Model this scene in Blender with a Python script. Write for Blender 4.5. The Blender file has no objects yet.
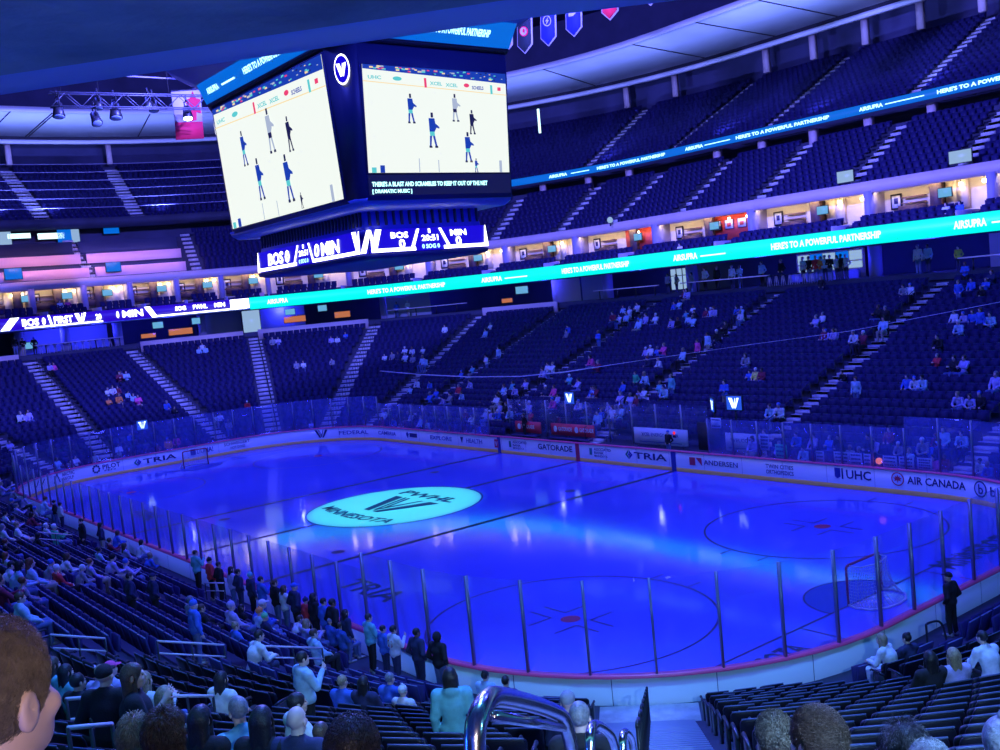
import bpy, math, random
import numpy as np
from mathutils import Vector, Matrix
random.seed(7); RNG = np.random.default_rng(7)
PI = math.pi
SC = bpy.context.scene
COL = SC.collection

# ------------------------------------------------------------------ materials
def mat(name, col, rough=.6, metal=0., emit=None, strength=0., noise=0., nscale=8., bump=0., bscale=30., spec=.5, coat=0.):
    m = bpy.data.materials.new(name); m.use_nodes = True
    nt = m.node_tree; b = nt.nodes['Principled BSDF']
    b.inputs['Base Color'].default_value = (*col, 1)
    b.inputs['Roughness'].default_value = rough
    b.inputs['Metallic'].default_value = metal
    b.inputs['Specular IOR Level'].default_value = spec
    if coat:
        b.inputs['Coat Weight'].default_value = coat; b.inputs['Coat Roughness'].default_value = .08
    if emit:
        b.inputs['Emission Color'].default_value = (*emit, 1); b.inputs['Emission Strength'].default_value = strength
    if noise or bump:
        tc = nt.nodes.new('ShaderNodeTexCoord')
    if noise:
        n = nt.nodes.new('ShaderNodeTexNoise'); n.inputs['Scale'].default_value = nscale; n.inputs['Detail'].default_value = 5
        r = nt.nodes.new('ShaderNodeValToRGB')
        r.color_ramp.elements[0].position = .3; r.color_ramp.elements[1].position = .7
        r.color_ramp.elements[0].color = (*[c * (1 - noise) for c in col], 1)
        r.color_ramp.elements[1].color = (*[min(1, c * (1 + noise)) for c in col], 1)
        nt.links.new(tc.outputs['Object'], n.inputs['Vector']); nt.links.new(n.outputs['Fac'], r.inputs['Fac'])
        nt.links.new(r.outputs['Color'], b.inputs['Base Color'])
    if bump:
        n2 = nt.nodes.new('ShaderNodeTexNoise'); n2.inputs['Scale'].default_value = bscale; n2.inputs['Detail'].default_value = 6
        bp = nt.nodes.new('ShaderNodeBump'); bp.inputs['Strength'].default_value = bump; bp.inputs['Distance'].default_value = .08
        nt.links.new(tc.outputs['Object'], n2.inputs['Vector']); nt.links.new(n2.outputs['Fac'], bp.inputs['Height'])
        nt.links.new(bp.outputs['Normal'], b.inputs['Normal'])
    return m

M = {}
def dm(name, *a, **k): M[name] = mat(name, *a, **k)

dm('concrete', (.045, .045, .08), .8, noise=.2, nscale=.6)
dm('stair', (.62, .58, .60), .7, noise=.22, nscale=3.)
dm('nosing', (.8, .76, .75), .6)
dm('nosing_dark', (.34, .36, .46), .6)
dm('dot_red', (.55, .0, .10), .35, spec=.2)
dm('lilac', (.66, .50, .48), .55, noise=.06, nscale=.5)
dm('soffit_panel', (.75, .85, .78), .5, noise=.08, nscale=.15)
dm('soffit_trim', (.85, .85, .8), .5)
dm('dark', (.02, .02, .03), .6)
dm('darkwall', (.06, .06, .13), .85, noise=.2, nscale=.4)
dm('ceiling', (.30, .42, .42), .7, noise=.5, nscale=1.4, bump=1., bscale=1.6)
dm('lip', (.35, .60, .95), .5)
dm('steel', (.62, .62, .64), .22, metal=1., noise=.12, nscale=40)
dm('blackmetal', (.03, .03, .035), .4, metal=.3)
dm('aluminium', (.30, .30, .36), .4, metal=.7)
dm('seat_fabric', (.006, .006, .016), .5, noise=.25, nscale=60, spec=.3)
dm('seat_edge_glint', (.10, .13, .24), .4)  # paler tone, the highlight painted along the seat tops
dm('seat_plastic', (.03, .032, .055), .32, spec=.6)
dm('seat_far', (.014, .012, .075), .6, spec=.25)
dm('arm', (.02, .02, .035), .35)
dm('white', (.8, .8, .82), .5)
dm('board', (.72, .74, .8), .3, coat=.3)
dm('cap_red', (1., .10, .26), .35)
dm('kick', (1., .55, .10), .4)
dm('board_out', (.85, .88, .88), .5)
dm('line_red', (.05, .0, .10), .35, spec=.2)
dm('line_blue', (.0, .0, .06), .35, spec=.2)
dm('ad_dark', (.03, .03, .12), .4)
dm('ad_red', (.75, .05, .08), .4)
dm('ad_green', (.04, .30, .18), .4)
dm('ad_blue', (.03, .05, .30), .4)
dm('bench_red', (.85, .05, .09), .45)
dm('logo_ice', (.004, .02, .07), .4, spec=.2)
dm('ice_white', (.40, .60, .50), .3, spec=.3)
dm('crease', (.02, .05, .42), .35, spec=.2)
dm('net_red', (.5, .03, .06), .4)
dm('net_white', (.7, .7, .75), .7)
dm('suite_wall', (.86, .74, .54), .7, noise=.08, nscale=1.2)
dm('suite_dark', (.10, .05, .06), .6)
dm('suite_red', (.6, .06, .05), .6)
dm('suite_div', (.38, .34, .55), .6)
dm('suite_seat', (.055, .06, .12), .5)
dm('carpet', (.08, .07, .11), .9)
dm('wood', (.35, .2, .12), .5)
dm('pink_wall', (.95, .55, .60), .6)
dm('rail_light', (.7, .62, .7), .4)
dm('banner_black', (.006, .012, .02), .8)
dm('banner_blue', (.004, .01, .22), .8)
dm('banner_red', (.7, .008, .03), .8)
dm('banner_white', (.42, .36, .36), .8)
dm('flag_red', (.42, .0, .025), .8)
dm('poster', (.6, .62, .7), .7)
dm('poster_green', (.10, .85, .35), .7)
dm('frosted', (.05, .07, .9), .3)
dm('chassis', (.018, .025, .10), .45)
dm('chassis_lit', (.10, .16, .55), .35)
dm('rope', (.8, .75, .8), .7)
dm('lens', (.3, .4, .5), .1)
def em(name, col, s): dm(name, (.02, .02, .02), .4, emit=col, strength=s)
em('led_teal', (.0, .80, .70), 1.3)
em('led_text', (.55, 1., .95), 2.4)
em('led_blue', (.0, .15, .75), .95)
em('led_blue_text', (.45, .95, 1.), 2.2)
em('led_purple', (.02, .0, .55), 1.1)
em('led_royal', (.008, .0, .62), 1.1)
em('led_white', (1., 1., .96), 3.2)
em('screen_white', (.90, .96, .88), 1.0)
em('screen_caption', (.004, .004, .05), 1.)
em('tv_cyan', (.16, .50, .85), .8)
em('tv_white', (.6, .95, 1.), 2.)
em('warm_strip', (1., .80, .52), 18.)
em('warm_lamp', (1., .8, .5), 14.)
em('spot_core', (.7, .95, 1.), 10.)
em('w_screen', (.02, .10, .8), 1.)
em('w_mark', (.75, 1., .85), 2.2)
em('menu_white', (.40, .62, .95), .7)
em('exit_red', (1., .03, .05), 4.)
em('goal_lamp', (1., .22, .12), 1.)
dm('truss_grey', (.10, .10, .12), .45, metal=.3)
em('exit_red_dim', (1., .03, .05), 1.)
em('px_blue', (.008, .045, .42), 1.)
em('px_cyan', (.10, .60, .62), 1.)
em('px_red', (.85, .05, .16), 1.)
em('px_yellow', (.95, .72, .35), 1.)
em('px_grey', (.40, .47, .62), 1.)
em('px_black', (.01, .01, .06), 1.)
em('orange_dim', (.9, .28, .12), .55)

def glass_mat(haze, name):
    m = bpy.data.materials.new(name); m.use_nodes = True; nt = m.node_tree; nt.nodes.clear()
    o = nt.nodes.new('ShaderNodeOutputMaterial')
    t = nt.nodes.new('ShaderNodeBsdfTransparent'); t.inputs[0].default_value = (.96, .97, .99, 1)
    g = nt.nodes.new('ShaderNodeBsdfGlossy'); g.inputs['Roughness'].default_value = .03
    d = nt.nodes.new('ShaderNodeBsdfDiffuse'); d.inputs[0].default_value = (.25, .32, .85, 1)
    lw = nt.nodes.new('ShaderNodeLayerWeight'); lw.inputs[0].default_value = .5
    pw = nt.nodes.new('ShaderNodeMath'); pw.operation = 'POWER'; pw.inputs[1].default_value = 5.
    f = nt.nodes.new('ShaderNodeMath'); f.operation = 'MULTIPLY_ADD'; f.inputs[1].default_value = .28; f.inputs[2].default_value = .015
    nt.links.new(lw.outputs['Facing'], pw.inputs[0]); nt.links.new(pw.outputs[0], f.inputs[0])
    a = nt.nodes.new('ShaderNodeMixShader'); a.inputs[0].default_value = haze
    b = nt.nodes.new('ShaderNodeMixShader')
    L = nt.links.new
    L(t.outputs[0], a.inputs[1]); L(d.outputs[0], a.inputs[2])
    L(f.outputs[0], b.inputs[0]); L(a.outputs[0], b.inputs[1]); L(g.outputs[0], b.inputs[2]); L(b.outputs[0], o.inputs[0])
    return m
M['glass'] = glass_mat(.07, 'plexiglass'); M['glass_far_haze'] = glass_mat(.17, 'far plexiglass haze')  # far panes: blue glow of the ice painted in as diffuse haze

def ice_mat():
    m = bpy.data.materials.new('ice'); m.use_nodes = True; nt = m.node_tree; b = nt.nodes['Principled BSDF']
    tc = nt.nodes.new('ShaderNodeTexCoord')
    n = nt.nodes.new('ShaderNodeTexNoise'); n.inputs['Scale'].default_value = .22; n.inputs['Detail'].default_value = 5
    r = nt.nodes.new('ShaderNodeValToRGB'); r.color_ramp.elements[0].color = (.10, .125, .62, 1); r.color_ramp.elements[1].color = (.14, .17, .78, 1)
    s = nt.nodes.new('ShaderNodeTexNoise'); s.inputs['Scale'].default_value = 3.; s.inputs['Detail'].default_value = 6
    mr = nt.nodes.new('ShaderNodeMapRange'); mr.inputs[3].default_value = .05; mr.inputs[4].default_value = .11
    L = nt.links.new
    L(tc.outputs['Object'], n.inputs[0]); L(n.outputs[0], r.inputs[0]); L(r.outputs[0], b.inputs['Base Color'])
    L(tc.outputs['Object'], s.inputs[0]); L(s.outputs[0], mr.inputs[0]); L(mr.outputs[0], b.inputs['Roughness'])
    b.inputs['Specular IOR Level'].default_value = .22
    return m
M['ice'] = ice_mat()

# ------------------------------------------------------------------ object helpers
def tag(o, label=None, cat=None, group=None, kind=None):
    if label: o['label'] = label
    if cat: o['category'] = cat
    if group: o['group'] = group
    if kind: o['kind'] = kind
    return o
def empty(name, loc=(0, 0, 0), rz=0., label=None, cat=None, group=None, kind=None):
    o = bpy.data.objects.new(name, None); COL.objects.link(o)
    o.empty_display_size = .2
    o.location = loc; o.rotation_euler = (0, 0, rz)
    return tag(o, label, cat, group, kind)
def mesh_np(name, V, F, mats, mi=None, smooth=False):
    """V (n,3); F list of arrays (each (m,k)) or list of tuples"""
    me = bpy.data.meshes.new(name)
    V = np.asarray(V, np.float32).reshape(-1, 3)
    if isinstance(F, np.ndarray): F = [F]
    if len(F) and not isinstance(F[0], np.ndarray):
        tot = np.array([len(f) for f in F], np.int32); idx = np.fromiter((i for f in F for i in f), np.int32)
    else:
        F = [f for f in F if len(f)]
        tot = np.concatenate([np.full(len(f), f.shape[1], np.int32) for f in F]) if F else np.zeros(0, np.int32)
        idx = np.concatenate([f.ravel() for f in F]).astype(np.int32) if F else np.zeros(0, np.int32)
    me.vertices.add(len(V)); me.vertices.foreach_set('co', V.ravel())
    me.loops.add(len(idx)); me.loops.foreach_set('vertex_index', idx)
    me.polygons.add(len(tot)); st = np.zeros(len(tot), np.int32); st[1:] = np.cumsum(tot)[:-1]
    me.polygons.foreach_set('loop_start', st)
    me.polygons.foreach_set('loop_total', tot)
    if mi is not None: me.polygons.foreach_set('material_index', np.asarray(mi, np.int32))
    if smooth: me.polygons.foreach_set('use_smooth', np.ones(len(tot), bool))
    me.update(calc_edges=True); me.validate()
    for m in (mats if isinstance(mats, (list, tuple)) else [mats]):
        me.materials.append(M[m] if isinstance(m, str) else m)
    return me
def link(name, me, parent=None, loc=None, rz=None):
    o = bpy.data.objects.new(name, me); COL.objects.link(o)
    if parent is not None: o.parent = parent
    if loc is not None: o.location = loc
    if rz is not None: o.rotation_euler = (0, 0, rz)
    return o
class MB:
    def __init__(s): s.v = []; s.f = []; s.m = []; s.n = 0
    def add(s, V, F, m=0):
        V = np.asarray(V, float).reshape(-1, 3); s.v.append(V)
        for f in F: s.f.append(tuple(int(i) + s.n for i in f)); s.m.append(m)
        s.n += len(V); return s
    def box(s, c, size, rz=0., m=0, R=None):
        x, y, z = [a / 2 for a in size]
        V = np.array([(-x, -y, -z), (x, -y, -z), (x, y, -z), (-x, y, -z), (-x, -y, z), (x, -y, z), (x, y, z), (-x, y, z)])
        if R is not None: V = V @ np.asarray(R).T
        elif rz:
            cz, sz = math.cos(rz), math.sin(rz); V = V @ np.array([[cz, sz, 0], [-sz, cz, 0], [0, 0, 1]])
        return s.add(V + np.asarray(c), [(0, 3, 2, 1), (4, 5, 6, 7), (0, 1, 5, 4), (1, 2, 6, 5), (2, 3, 7, 6), (3, 0, 4, 7)], m)
    def hexa(s, P, m=0):
        return s.add(P, [(0, 3, 2, 1), (4, 5, 6, 7), (0, 1, 5, 4), (1, 2, 6, 5), (2, 3, 7, 6), (3, 0, 4, 7)], m)
    def quad(s, P, m=0): return s.add(P, [(0, 1, 2, 3)], m)
    def bar(s, a, b, w, h=None, m=0):
        a = np.asarray(a, float); b = np.asarray(b, float); h = h or w
        d = b - a; L = np.linalg.norm(d); d /= L
        up = np.array([0, 0, 1.]) if abs(d[2]) < .95 else np.array([1., 0, 0])
        r = np.cross(d, up); r /= np.linalg.norm(r); u = np.cross(r, d)
        P = [a + sx * r * w / 2 + sy * u * h / 2 for sx, sy in ((-1, -1), (1, -1), (1, 1), (-1, 1))]
        P += [p + d * L for p in P]
        return s.hexa(P, m)
    def tube(s, pts, r, n=8, m=0, closed=False):
        pts = np.asarray(pts, float); k = len(pts)
        rr = np.broadcast_to(np.asarray(r, float), (k,))
        t = np.gradient(pts, axis=0) if not closed else np.roll(pts, -1, 0) - np.roll(pts, 1, 0)
        t /= np.linalg.norm(t, axis=1)[:, None] + 1e-12
        u = np.cross(t[0], (0, 0, 1.)); 
        if np.linalg.norm(u) < 1e-3: u = np.cross(t[0], (1., 0, 0))
        u /= np.linalg.norm(u); V = []
        for i in range(k):
            u = u - t[i] * (u @ t[i]); u /= np.linalg.norm(u) + 1e-12; w = np.cross(t[i], u)
            a = np.arange(n) * 2 * PI / n
            V.append(pts[i] + rr[i] * (np.cos(a)[:, None] * u + np.sin(a)[:, None] * w))
        F = []
        for i in range(k if closed else k - 1):
            j = (i + 1) % k
            for q in range(n): F.append((i * n + q, i * n + (q + 1) % n, j * n + (q + 1) % n, j * n + q))
        if not closed: F += [tuple(range(n))[::-1], tuple((k - 1) * n + q for q in range(n))]
        return s.add(np.concatenate(V), F, m)
    def lathe(s, prof, n=16, c=(0, 0, 0), axis=None, m=0):
        prof = np.asarray(prof, float); a = np.arange(n) * 2 * PI / n
        V = np.stack([np.outer(prof[:, 0], np.cos(a)), np.outer(prof[:, 0], np.sin(a)), np.repeat(prof[:, 1][:, None], n, 1)], 2).reshape(-1, 3)
        if axis is not None:
            q = Vector((0, 0, 1)).rotation_difference(Vector(axis)).to_matrix(); V = V @ np.array(q).T
        F = [(i * n + q, i * n + (q + 1) % n, (i + 1) * n + (q + 1) % n, (i + 1) * n + q) for i in range(len(prof) - 1) for q in range(n)]
        F += [tuple(range(n))[::-1], tuple((len(prof) - 1) * n + q for q in range(n))]
        return s.add(V + np.asarray(c), F, m)
    def prism(s, poly, f0, f1, m=0):
        """poly: list of 2D points; f0,f1 map (x,y)->3D for both faces"""
        n = len(poly); V = [f0(*p) for p in poly] + [f1(*p) for p in poly]
        F = [tuple(range(n))[::-1], tuple(range(n, 2 * n))] + [(i, (i + 1) % n, n + (i + 1) % n, n + i) for i in range(n)]
        return s.add(V, F, m)
    def obj(s, name, mats, parent=None, smooth=False, loc=None, rz=None):
        V = np.concatenate(s.v) if s.v else np.zeros((0, 3))
        return link(name, mesh_np(name, V, s.f, mats, s.m, smooth), parent, loc, rz)
    def mesh(s, name, mats, smooth=False):
        return mesh_np(name, np.concatenate(s.v), s.f, mats, s.m, smooth)

# ------------------------------------------------------------------ the rink's rounded ring: u = length along the boards, d = distance outside them
SX, SY, R0 = 21.95, 4.42, 8.53
AL = R0 * PI / 2
BR = np.cumsum([0, 2 * SX, AL, 2 * SY, AL, 2 * SX, AL, 2 * SY, AL])
PER = BR[-1]
def ring(u, d):
    """-> xy (n,2), outward normal (n,2)"""
    u = np.atleast_1d(np.asarray(u, float)) % PER; d = np.broadcast_to(np.asarray(d, float), u.shape)
    X = np.zeros((len(u), 2)); N = np.zeros((len(u), 2))
    s = np.clip(np.searchsorted(BR, u, side='right') - 1, 0, 7); t = u - BR[s]
    st = [((SX, 12.95), (-1, 0), (0, 1)), None, ((-30.48, SY), (0, -1), (-1, 0)), None, ((-SX, -12.95), (1, 0), (0, -1)), None, ((30.48, -SY), (0, 1), (1, 0)), None]
    ce = {1: ((-SX, SY), PI / 2), 3: ((-SX, -SY), PI), 5: ((SX, -SY), 1.5 * PI), 7: ((SX, SY), 0.)}
    for k in range(8):
        q = s == k
        if not q.any(): continue
        if k in ce:
            c, a0 = ce[k]; a = a0 + t[q] / R0; n = np.stack([np.cos(a), np.sin(a)], 1)
            X[q] = np.array(c) + n * (R0 + d[q])[:, None]; N[q] = n
        else:
            o, dr, n = st[k]; X[q] = np.array(o) + np.outer(t[q], dr) + np.outer(d[q], n); N[q] = n
    return X, N
def P3(u, d, z):
    X, _ = ring(u, d); return np.column_stack([X, np.broadcast_to(z, len(X))])
def p3(u, d, z): return P3(u, d, z)[0]
def ang(u):
    _, n = ring(u, 0); return math.atan2(n[0, 1], n[0, 0])       # outward direction
def usamples(u0, u1, st=1.2):
    us = [u0, u1]
    for k in range(-8, 17):
        b = BR[k % 8] + PER * (k // 8); L = (BR[k % 8 + 1] - BR[k % 8])
        if u0 < b < u1: us.append(b)
        if k % 2 == 1:
            for q in range(1, 16):
                v = b + L * q / 16
                if u0 < v < u1: us.append(v)
    return np.array(sorted(set(us)))
_gu = np.concatenate([np.linspace(BR[k], BR[k + 1], 40, endpoint=False) for k in range(8)])
_gu = np.concatenate([_gu - PER, _gu, [PER]])
def slen(d):
    k = np.clip(np.searchsorted(BR, (_gu[:-1] % PER) + 1e-9, side='right') - 1, 0, 7)
    f = np.where(k % 2 == 1, (R0 + d) / R0, 1.)
    return np.concatenate([[0], np.cumsum(np.diff(_gu) * f)])
def u2s(u, d): return np.interp(u, _gu, slen(d))
def s2u(s, d): return np.interp(s, slen(d), _gu)
def sweep(prof, u0, u1, closed=False, m=None, mb=None):
    """sweep a polyline of (d,z) along the ring from u0 to u1; m = material index per segment"""
    us = usamples(u0, u1); n = len(prof); V = np.concatenate([P3(us, d, z) for d, z in prof])
    k = len(us); F = []; mi = []
    for i in range(n if closed else n - 1):
        j = (i + 1) % n
        for q in range(k - 1):
            F.append((i * k + q, i * k + q + 1, j * k + q + 1, j * k + q)); mi.append(m[i] if m else 0)
    if closed:
        F += [tuple(i * k for i in range(n)), tuple(i * k + k - 1 for i in range(n))[::-1]]; mi += [m[0] if m else 0] * 2
    mb = mb or MB()
    off = mb.n; mb.v.append(V); mb.n += len(V)
    mb.f += [tuple(i + off for i in f) for f in F]; mb.m += mi
    return mb

# ------------------------------------------------------------------ lettering
_txt = {}
def text_np(s, bold=.012):
    if (s, bold) in _txt: return _txt[(s, bold)]
    c = bpy.data.curves.new('letters', 'FONT'); c.body = s; c.size = 1.; c.offset = bold; c.resolution_u = 2
    o = bpy.data.objects.new('letters', c); COL.objects.link(o)
    dg = bpy.context.evaluated_depsgraph_get()
    me = bpy.data.meshes.new_from_object(o.evaluated_get(dg))
    V = np.zeros(len(me.vertices) * 3); me.vertices.foreach_get('co', V); V = V.reshape(-1, 3)[:, :2]
    F = [tuple(p.vertices) for p in me.polygons]
    bpy.data.objects.remove(o); bpy.data.curves.remove(c); bpy.data.meshes.remove(me)
    if len(V): V = V - V.min(0); 
    _txt[(s, bold)] = (V, F); return V, F
def put_text(mb, s, fn, h, w=None, x0=0., y0=0., m=0, bold=.012, align='l', shear=0.):
    """letters of height h (and width w) laid out by fn(x,y)->3D"""
    V, F = text_np(s, bold)
    if not len(V): return 0
    W, H = V.max(0); sx = h / H if w is None else w / W
    Q = V * np.array([sx, h / H]); ww = W * sx
    Q[:, 0] += Q[:, 1] * shear
    ox = x0 if align == 'l' else x0 - ww / 2 if align == 'c' else x0 - ww
    P = np.array([fn(ox + a, y0 + b) for a, b in Q])
    mb.add(P, F, m); return ww
# the team mark: slanted strokes that make a W
WSTROKES = [[(0, 1), (.17, 1), (.46, 0), (.33, 0)], [(.22, 1), (.27, 1), (.50, .16), (.47, .10)], [(.30, 1), (.35, 1), (.54, .30), (.515, .22)],
            [(.52, .02), (.47, .16), (.62, .98), (.67, .98)], [(.54, 0), (.66, 0), (1., 1), (.80, 1)]]
def put_w(mb, fn, x, y, w, h, m=0):
    for st in WSTROKES:
        mb.add([fn(x + a * w, y + b * h) for a, b in st], [tuple(range(len(st)))], m)
def disc_pts(cx, cy, rx, ry, n=28): return [(cx + rx * math.cos(2 * PI * i / n), cy + ry * math.sin(2 * PI * i / n)) for i in range(n)]
def flat(mb, poly, fn, m=0): mb.add([fn(a, b) for a, b in poly], [tuple(range(len(poly)))], m)
def rect(mb, x0, y0, x1, y1, fn, m=0): flat(mb, [(x0, y0), (x1, y0), (x1, y1), (x0, y1)], fn, m)
# ------------------------------------------------------------------ camera (fitted to the rink's standard markings)
CAMP = np.array([44.740, -26.872, 10.3481]); YAW, PIT, ROL, FPX = 2.4838, -0.0797, -0.0976, 1013.516
_cy, _sy, _cp, _sp = math.cos(YAW), math.sin(YAW), math.cos(PIT), math.sin(PIT)
CF = np.array([_cy * _cp, _sy * _cp, _sp]); _r = np.array([_sy, -_cy, 0.]); _u = np.cross(_r, CF)
CR = math.cos(ROL) * _r + math.sin(ROL) * _u; CU = -math.sin(ROL) * _r + math.cos(ROL) * _u
cam = bpy.data.cameras.new('camera'); co = bpy.data.objects.new('camera', cam); COL.objects.link(co)
cam.sensor_width = 36; cam.lens = FPX * 36 / 1000; cam.clip_start = .05; cam.clip_end = 400
co.matrix_world = Matrix(((CR[0], CU[0], -CF[0], CAMP[0]), (CR[1], CU[1], -CF[1], CAMP[1]), (CR[2], CU[2], -CF[2], CAMP[2]), (0, 0, 0, 1)))
SC.camera = co
def ray(px, py): return CF + (px - 500) / FPX * CR - (py - 375) / FPX * CU
def at(px, py, **k):
    d = ray(px, py); n, v = list(k.items())[0]; i = 'XYZ'.index(n)
    return CAMP + d * (v - CAMP[i]) / d[i]
def proj(P):
    q = np.asarray(P, float) - CAMP; z = q @ CF
    return np.stack([500 + FPX * (q @ CR) / z, 375 - FPX * (q @ CU) / z, z], -1)
def inv(X, Y):
    if abs(X) <= SX: return (SX - X, Y - 12.95) if Y > 0 else (BR[4] + X + SX, -Y - 12.95)
    if abs(Y) <= SY: return (BR[2] + SY - Y, -X - 30.48) if X < 0 else (BR[6] + Y + SY, X - 30.48)
    cx, cy = math.copysign(SX, X), math.copysign(SY, Y); a = math.atan2(Y - cy, X - cx) % (2 * PI)
    k = 7 if X > 0 and Y > 0 else 1 if Y > 0 else 3 if X < 0 else 5
    a0 = {7: 0, 1: PI / 2, 3: PI, 5: 1.5 * PI}[k]
    return BR[k] + (a - a0) * R0, math.hypot(X - cx, Y - cy) - R0
def S(o): o['kind'] = 'structure'; return o

# ------------------------------------------------------------------ ice, markings
us = usamples(0, PER - .001)
IP = P3(us, 0.0, 0.)
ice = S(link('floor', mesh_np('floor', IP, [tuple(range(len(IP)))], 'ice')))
def arc(cx, cy, r, w, a0=0, a1=2 * PI, z=.006, m=0, mb=None, n=64):
    mb = mb or MB(); k = max(4, int(n * abs(a1 - a0) / (2 * PI)))
    a = np.linspace(a0, a1, k + 1); V = []
    for q in a: V += [(cx + (r - w / 2) * math.cos(q), cy + (r - w / 2) * math.sin(q), z), (cx + (r + w / 2) * math.cos(q), cy + (r + w / 2) * math.sin(q), z)]
    return mb.add(V, [(2 * i, 2 * i + 1, 2 * i + 3, 2 * i + 2) for i in range(k)], m)
def strip(mb, x0, y0, x1, y1, z=.006, m=0): mb.quad([(x0, y0, z), (x1, y0, z), (x1, y1, z), (x0, y1, z)], m)
mb = MB()       # 0 red 1 blue 2 crease 3 white 4 logo dark
for s in (-1, 1):
    strip(mb, s * 7.62 - .15, -12.9, s * 7.62 + .15, 12.9, m=1)
    yy = 12.95 - R0 + math.sqrt(R0**2 - (27.13 - SX)**2)
    strip(mb, s * 27.13 - .04, -yy, s * 27.13 + .04, yy, m=0)
    for t in (-1, 1):
        strip(mb, min(s * 27.15, s * 30.4), t * 3.35 - .03, max(s * 27.15, s * 30.4), t * 3.35 + .03, m=0)
    arc(s * 27.13, 0, 1.83, .06, PI / 2 if s > 0 else -PI / 2, 3 * PI / 2 if s > 0 else PI / 2, z=.006, m=0, mb=mb)
    a = np.linspace(PI / 2, 3 * PI / 2, 24) if s > 0 else np.linspace(-PI / 2, PI / 2, 24)
    mb.add([(s * 27.13 + 1.8 * math.cos(q), 1.8 * math.sin(q), .003) for q in a], [tuple(range(24))], 2)
    for t in (-1, 1):
        X0, Y0 = s * 21.03, t * 6.71
        arc(X0, Y0, 4.57, .07, m=0, mb=mb, n=96)
        mb.add([(X0 + .32 * math.cos(q), Y0 + .32 * math.sin(q), .005) for q in np.linspace(0, 2 * PI, 24, endpoint=False)], [tuple(range(24))], 5)
        for a in (-1, 1):
            for b in (-1, 1):
                strip(mb, X0 + a * .6 - (0 if a > 0 else 1.0), Y0 + b * .3 - .03, X0 + a * .6 + (1.0 if a > 0 else 0), Y0 + b * .3 + .03, m=0)
                strip(mb, X0 + a * .6 - .03, Y0 + b * .3 - (0 if b > 0 else .9), X0 + a * .6 + .03, Y0 + b * .3 + (.9 if b > 0 else 0), m=0)
            for b in (-1, 1): strip(mb, X0 + a * .85 - .03, Y0 + b * 4.57 - (0 if b > 0 else .6), X0 + a * .85 + .03, Y0 + b * 4.57 + (.6 if b > 0 else 0), m=0)
        mb.add([(s * 6.1 + .3 * math.cos(q), t * 6.71 + .3 * math.sin(q), .005) for q in np.linspace(0, 2 * PI, 24, endpoint=False)], [tuple(range(24))], 0)
strip(mb, -.15, -12.9, .15, -4.6, m=0); strip(mb, -.15, 4.6, .15, 12.9, m=0)
arc(0, 0, 4.57, .07, m=1, mb=mb, n=96)
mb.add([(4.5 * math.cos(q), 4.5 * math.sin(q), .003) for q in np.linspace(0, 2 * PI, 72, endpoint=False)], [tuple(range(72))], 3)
# centre mark reads from the near boards: right = +X ... seen from this side the top of the letters points to the far boards
fi = lambda x, y: (x, y, .012)
put_w(mb, fi, -2.1, -1.42, 4.1, 2.84, 4)
put_text(mb, 'PWHL', lambda x, y: (x - .15, y + .01 * x * x, .012), .85, w=4.9, y0=1.78, m=4, align='c', bold=.03)
put_text(mb, 'MINNESOTA', lambda x, y: (x, y + .04 * x * x, .012), .78, w=6.5, y0=-2.95, m=4, align='c', bold=.03)
# adverts painted in the ice
put_text(mb, 'MINNESOTA', lambda x, y: (28.4 - y, -6.3 + x, .012), .8, w=3.6, m=4, align='c', bold=.02)
mb.add([(28.7 + .45 * math.cos(q), -3.9 + .45 * math.sin(q), .006) for q in np.linspace(0, 2 * PI, 20, endpoint=False)], [tuple(range(20))], 2)
put_text(mb, 'MINNESOTA', lambda x, y: (27.9 - y, 6.6 + x, .012), 1., w=5.2, m=4, align='c', bold=.02)
for s, w in ((-12., 'PWHL'), (12.5, 'TRIA')):
    put_text(mb, w, lambda x, y: (s + x, -9.4 + y, .012), 1.1, w=3.6, m=4, align='c', bold=.02)
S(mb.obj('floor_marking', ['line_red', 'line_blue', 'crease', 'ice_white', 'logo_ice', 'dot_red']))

# ------------------------------------------------------------------ seating bowl shells
ROW_D, ROW_Z = .82, .31
def rd(k): return 1.1 + ROW_D * k
def rz(k): return .4 + ROW_Z * k
NROW = 26
prof = [(.16, -.2), (.16, .4)]
for k in range(NROW): prof += [(rd(k), rz(k)), (rd(k) + ROW_D, rz(k))]
prof += [(rd(NROW), 8.6), (31.5, 8.6)]
S(sweep(prof, 0, PER).obj('floor_lower_bowl', 'concrete'))
UA, UB = -14., 74.       # the stands in view: far side, far corner, far end
# concourse back wall and its lit openings
S(sweep([(30.6, 8.6), (30.6, 11.17)], UA, 150).obj('wall_concourse', 'darkwall'))
# suite level slab and tiers
def slab(u0, u1, name, far):
    p = [(20.06, 11.24), (20.06, 12.34), (20.25, 12.34), (20.25, 11.6), (21.5, 11.6), (21.5, 11.98), (22.5, 11.98), (22.5, 12.36), (23.5, 12.36), (23.5, 12.6), (29.6, 12.6), (29.6, 11.9), (31.5, 11.9), (31.5, 11.235), (20.3, 11.235), (20.06, 11.235)]
    m = [1] * 3 + [2] * 9 + [3, 0, 1, 1]
    return S(sweep(p, u0, u1, closed=True, m=m).obj(name, ['ceiling', 'lip', 'carpet', 'dark']))
slab(UA, UB, 'floor_suite_level', True)
slab(UB, 146, 'ceiling_overhang', False)
S(sweep([(27.2, 12.5), (27.2, 15.05)], UA, UB).obj('wall_suite_back', 'suite_wall'))
S(sweep([(25.9, 15.0), (29.7, 15.0)], UA, UB).obj('ceiling_suite', 'suite_wall'))
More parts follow.
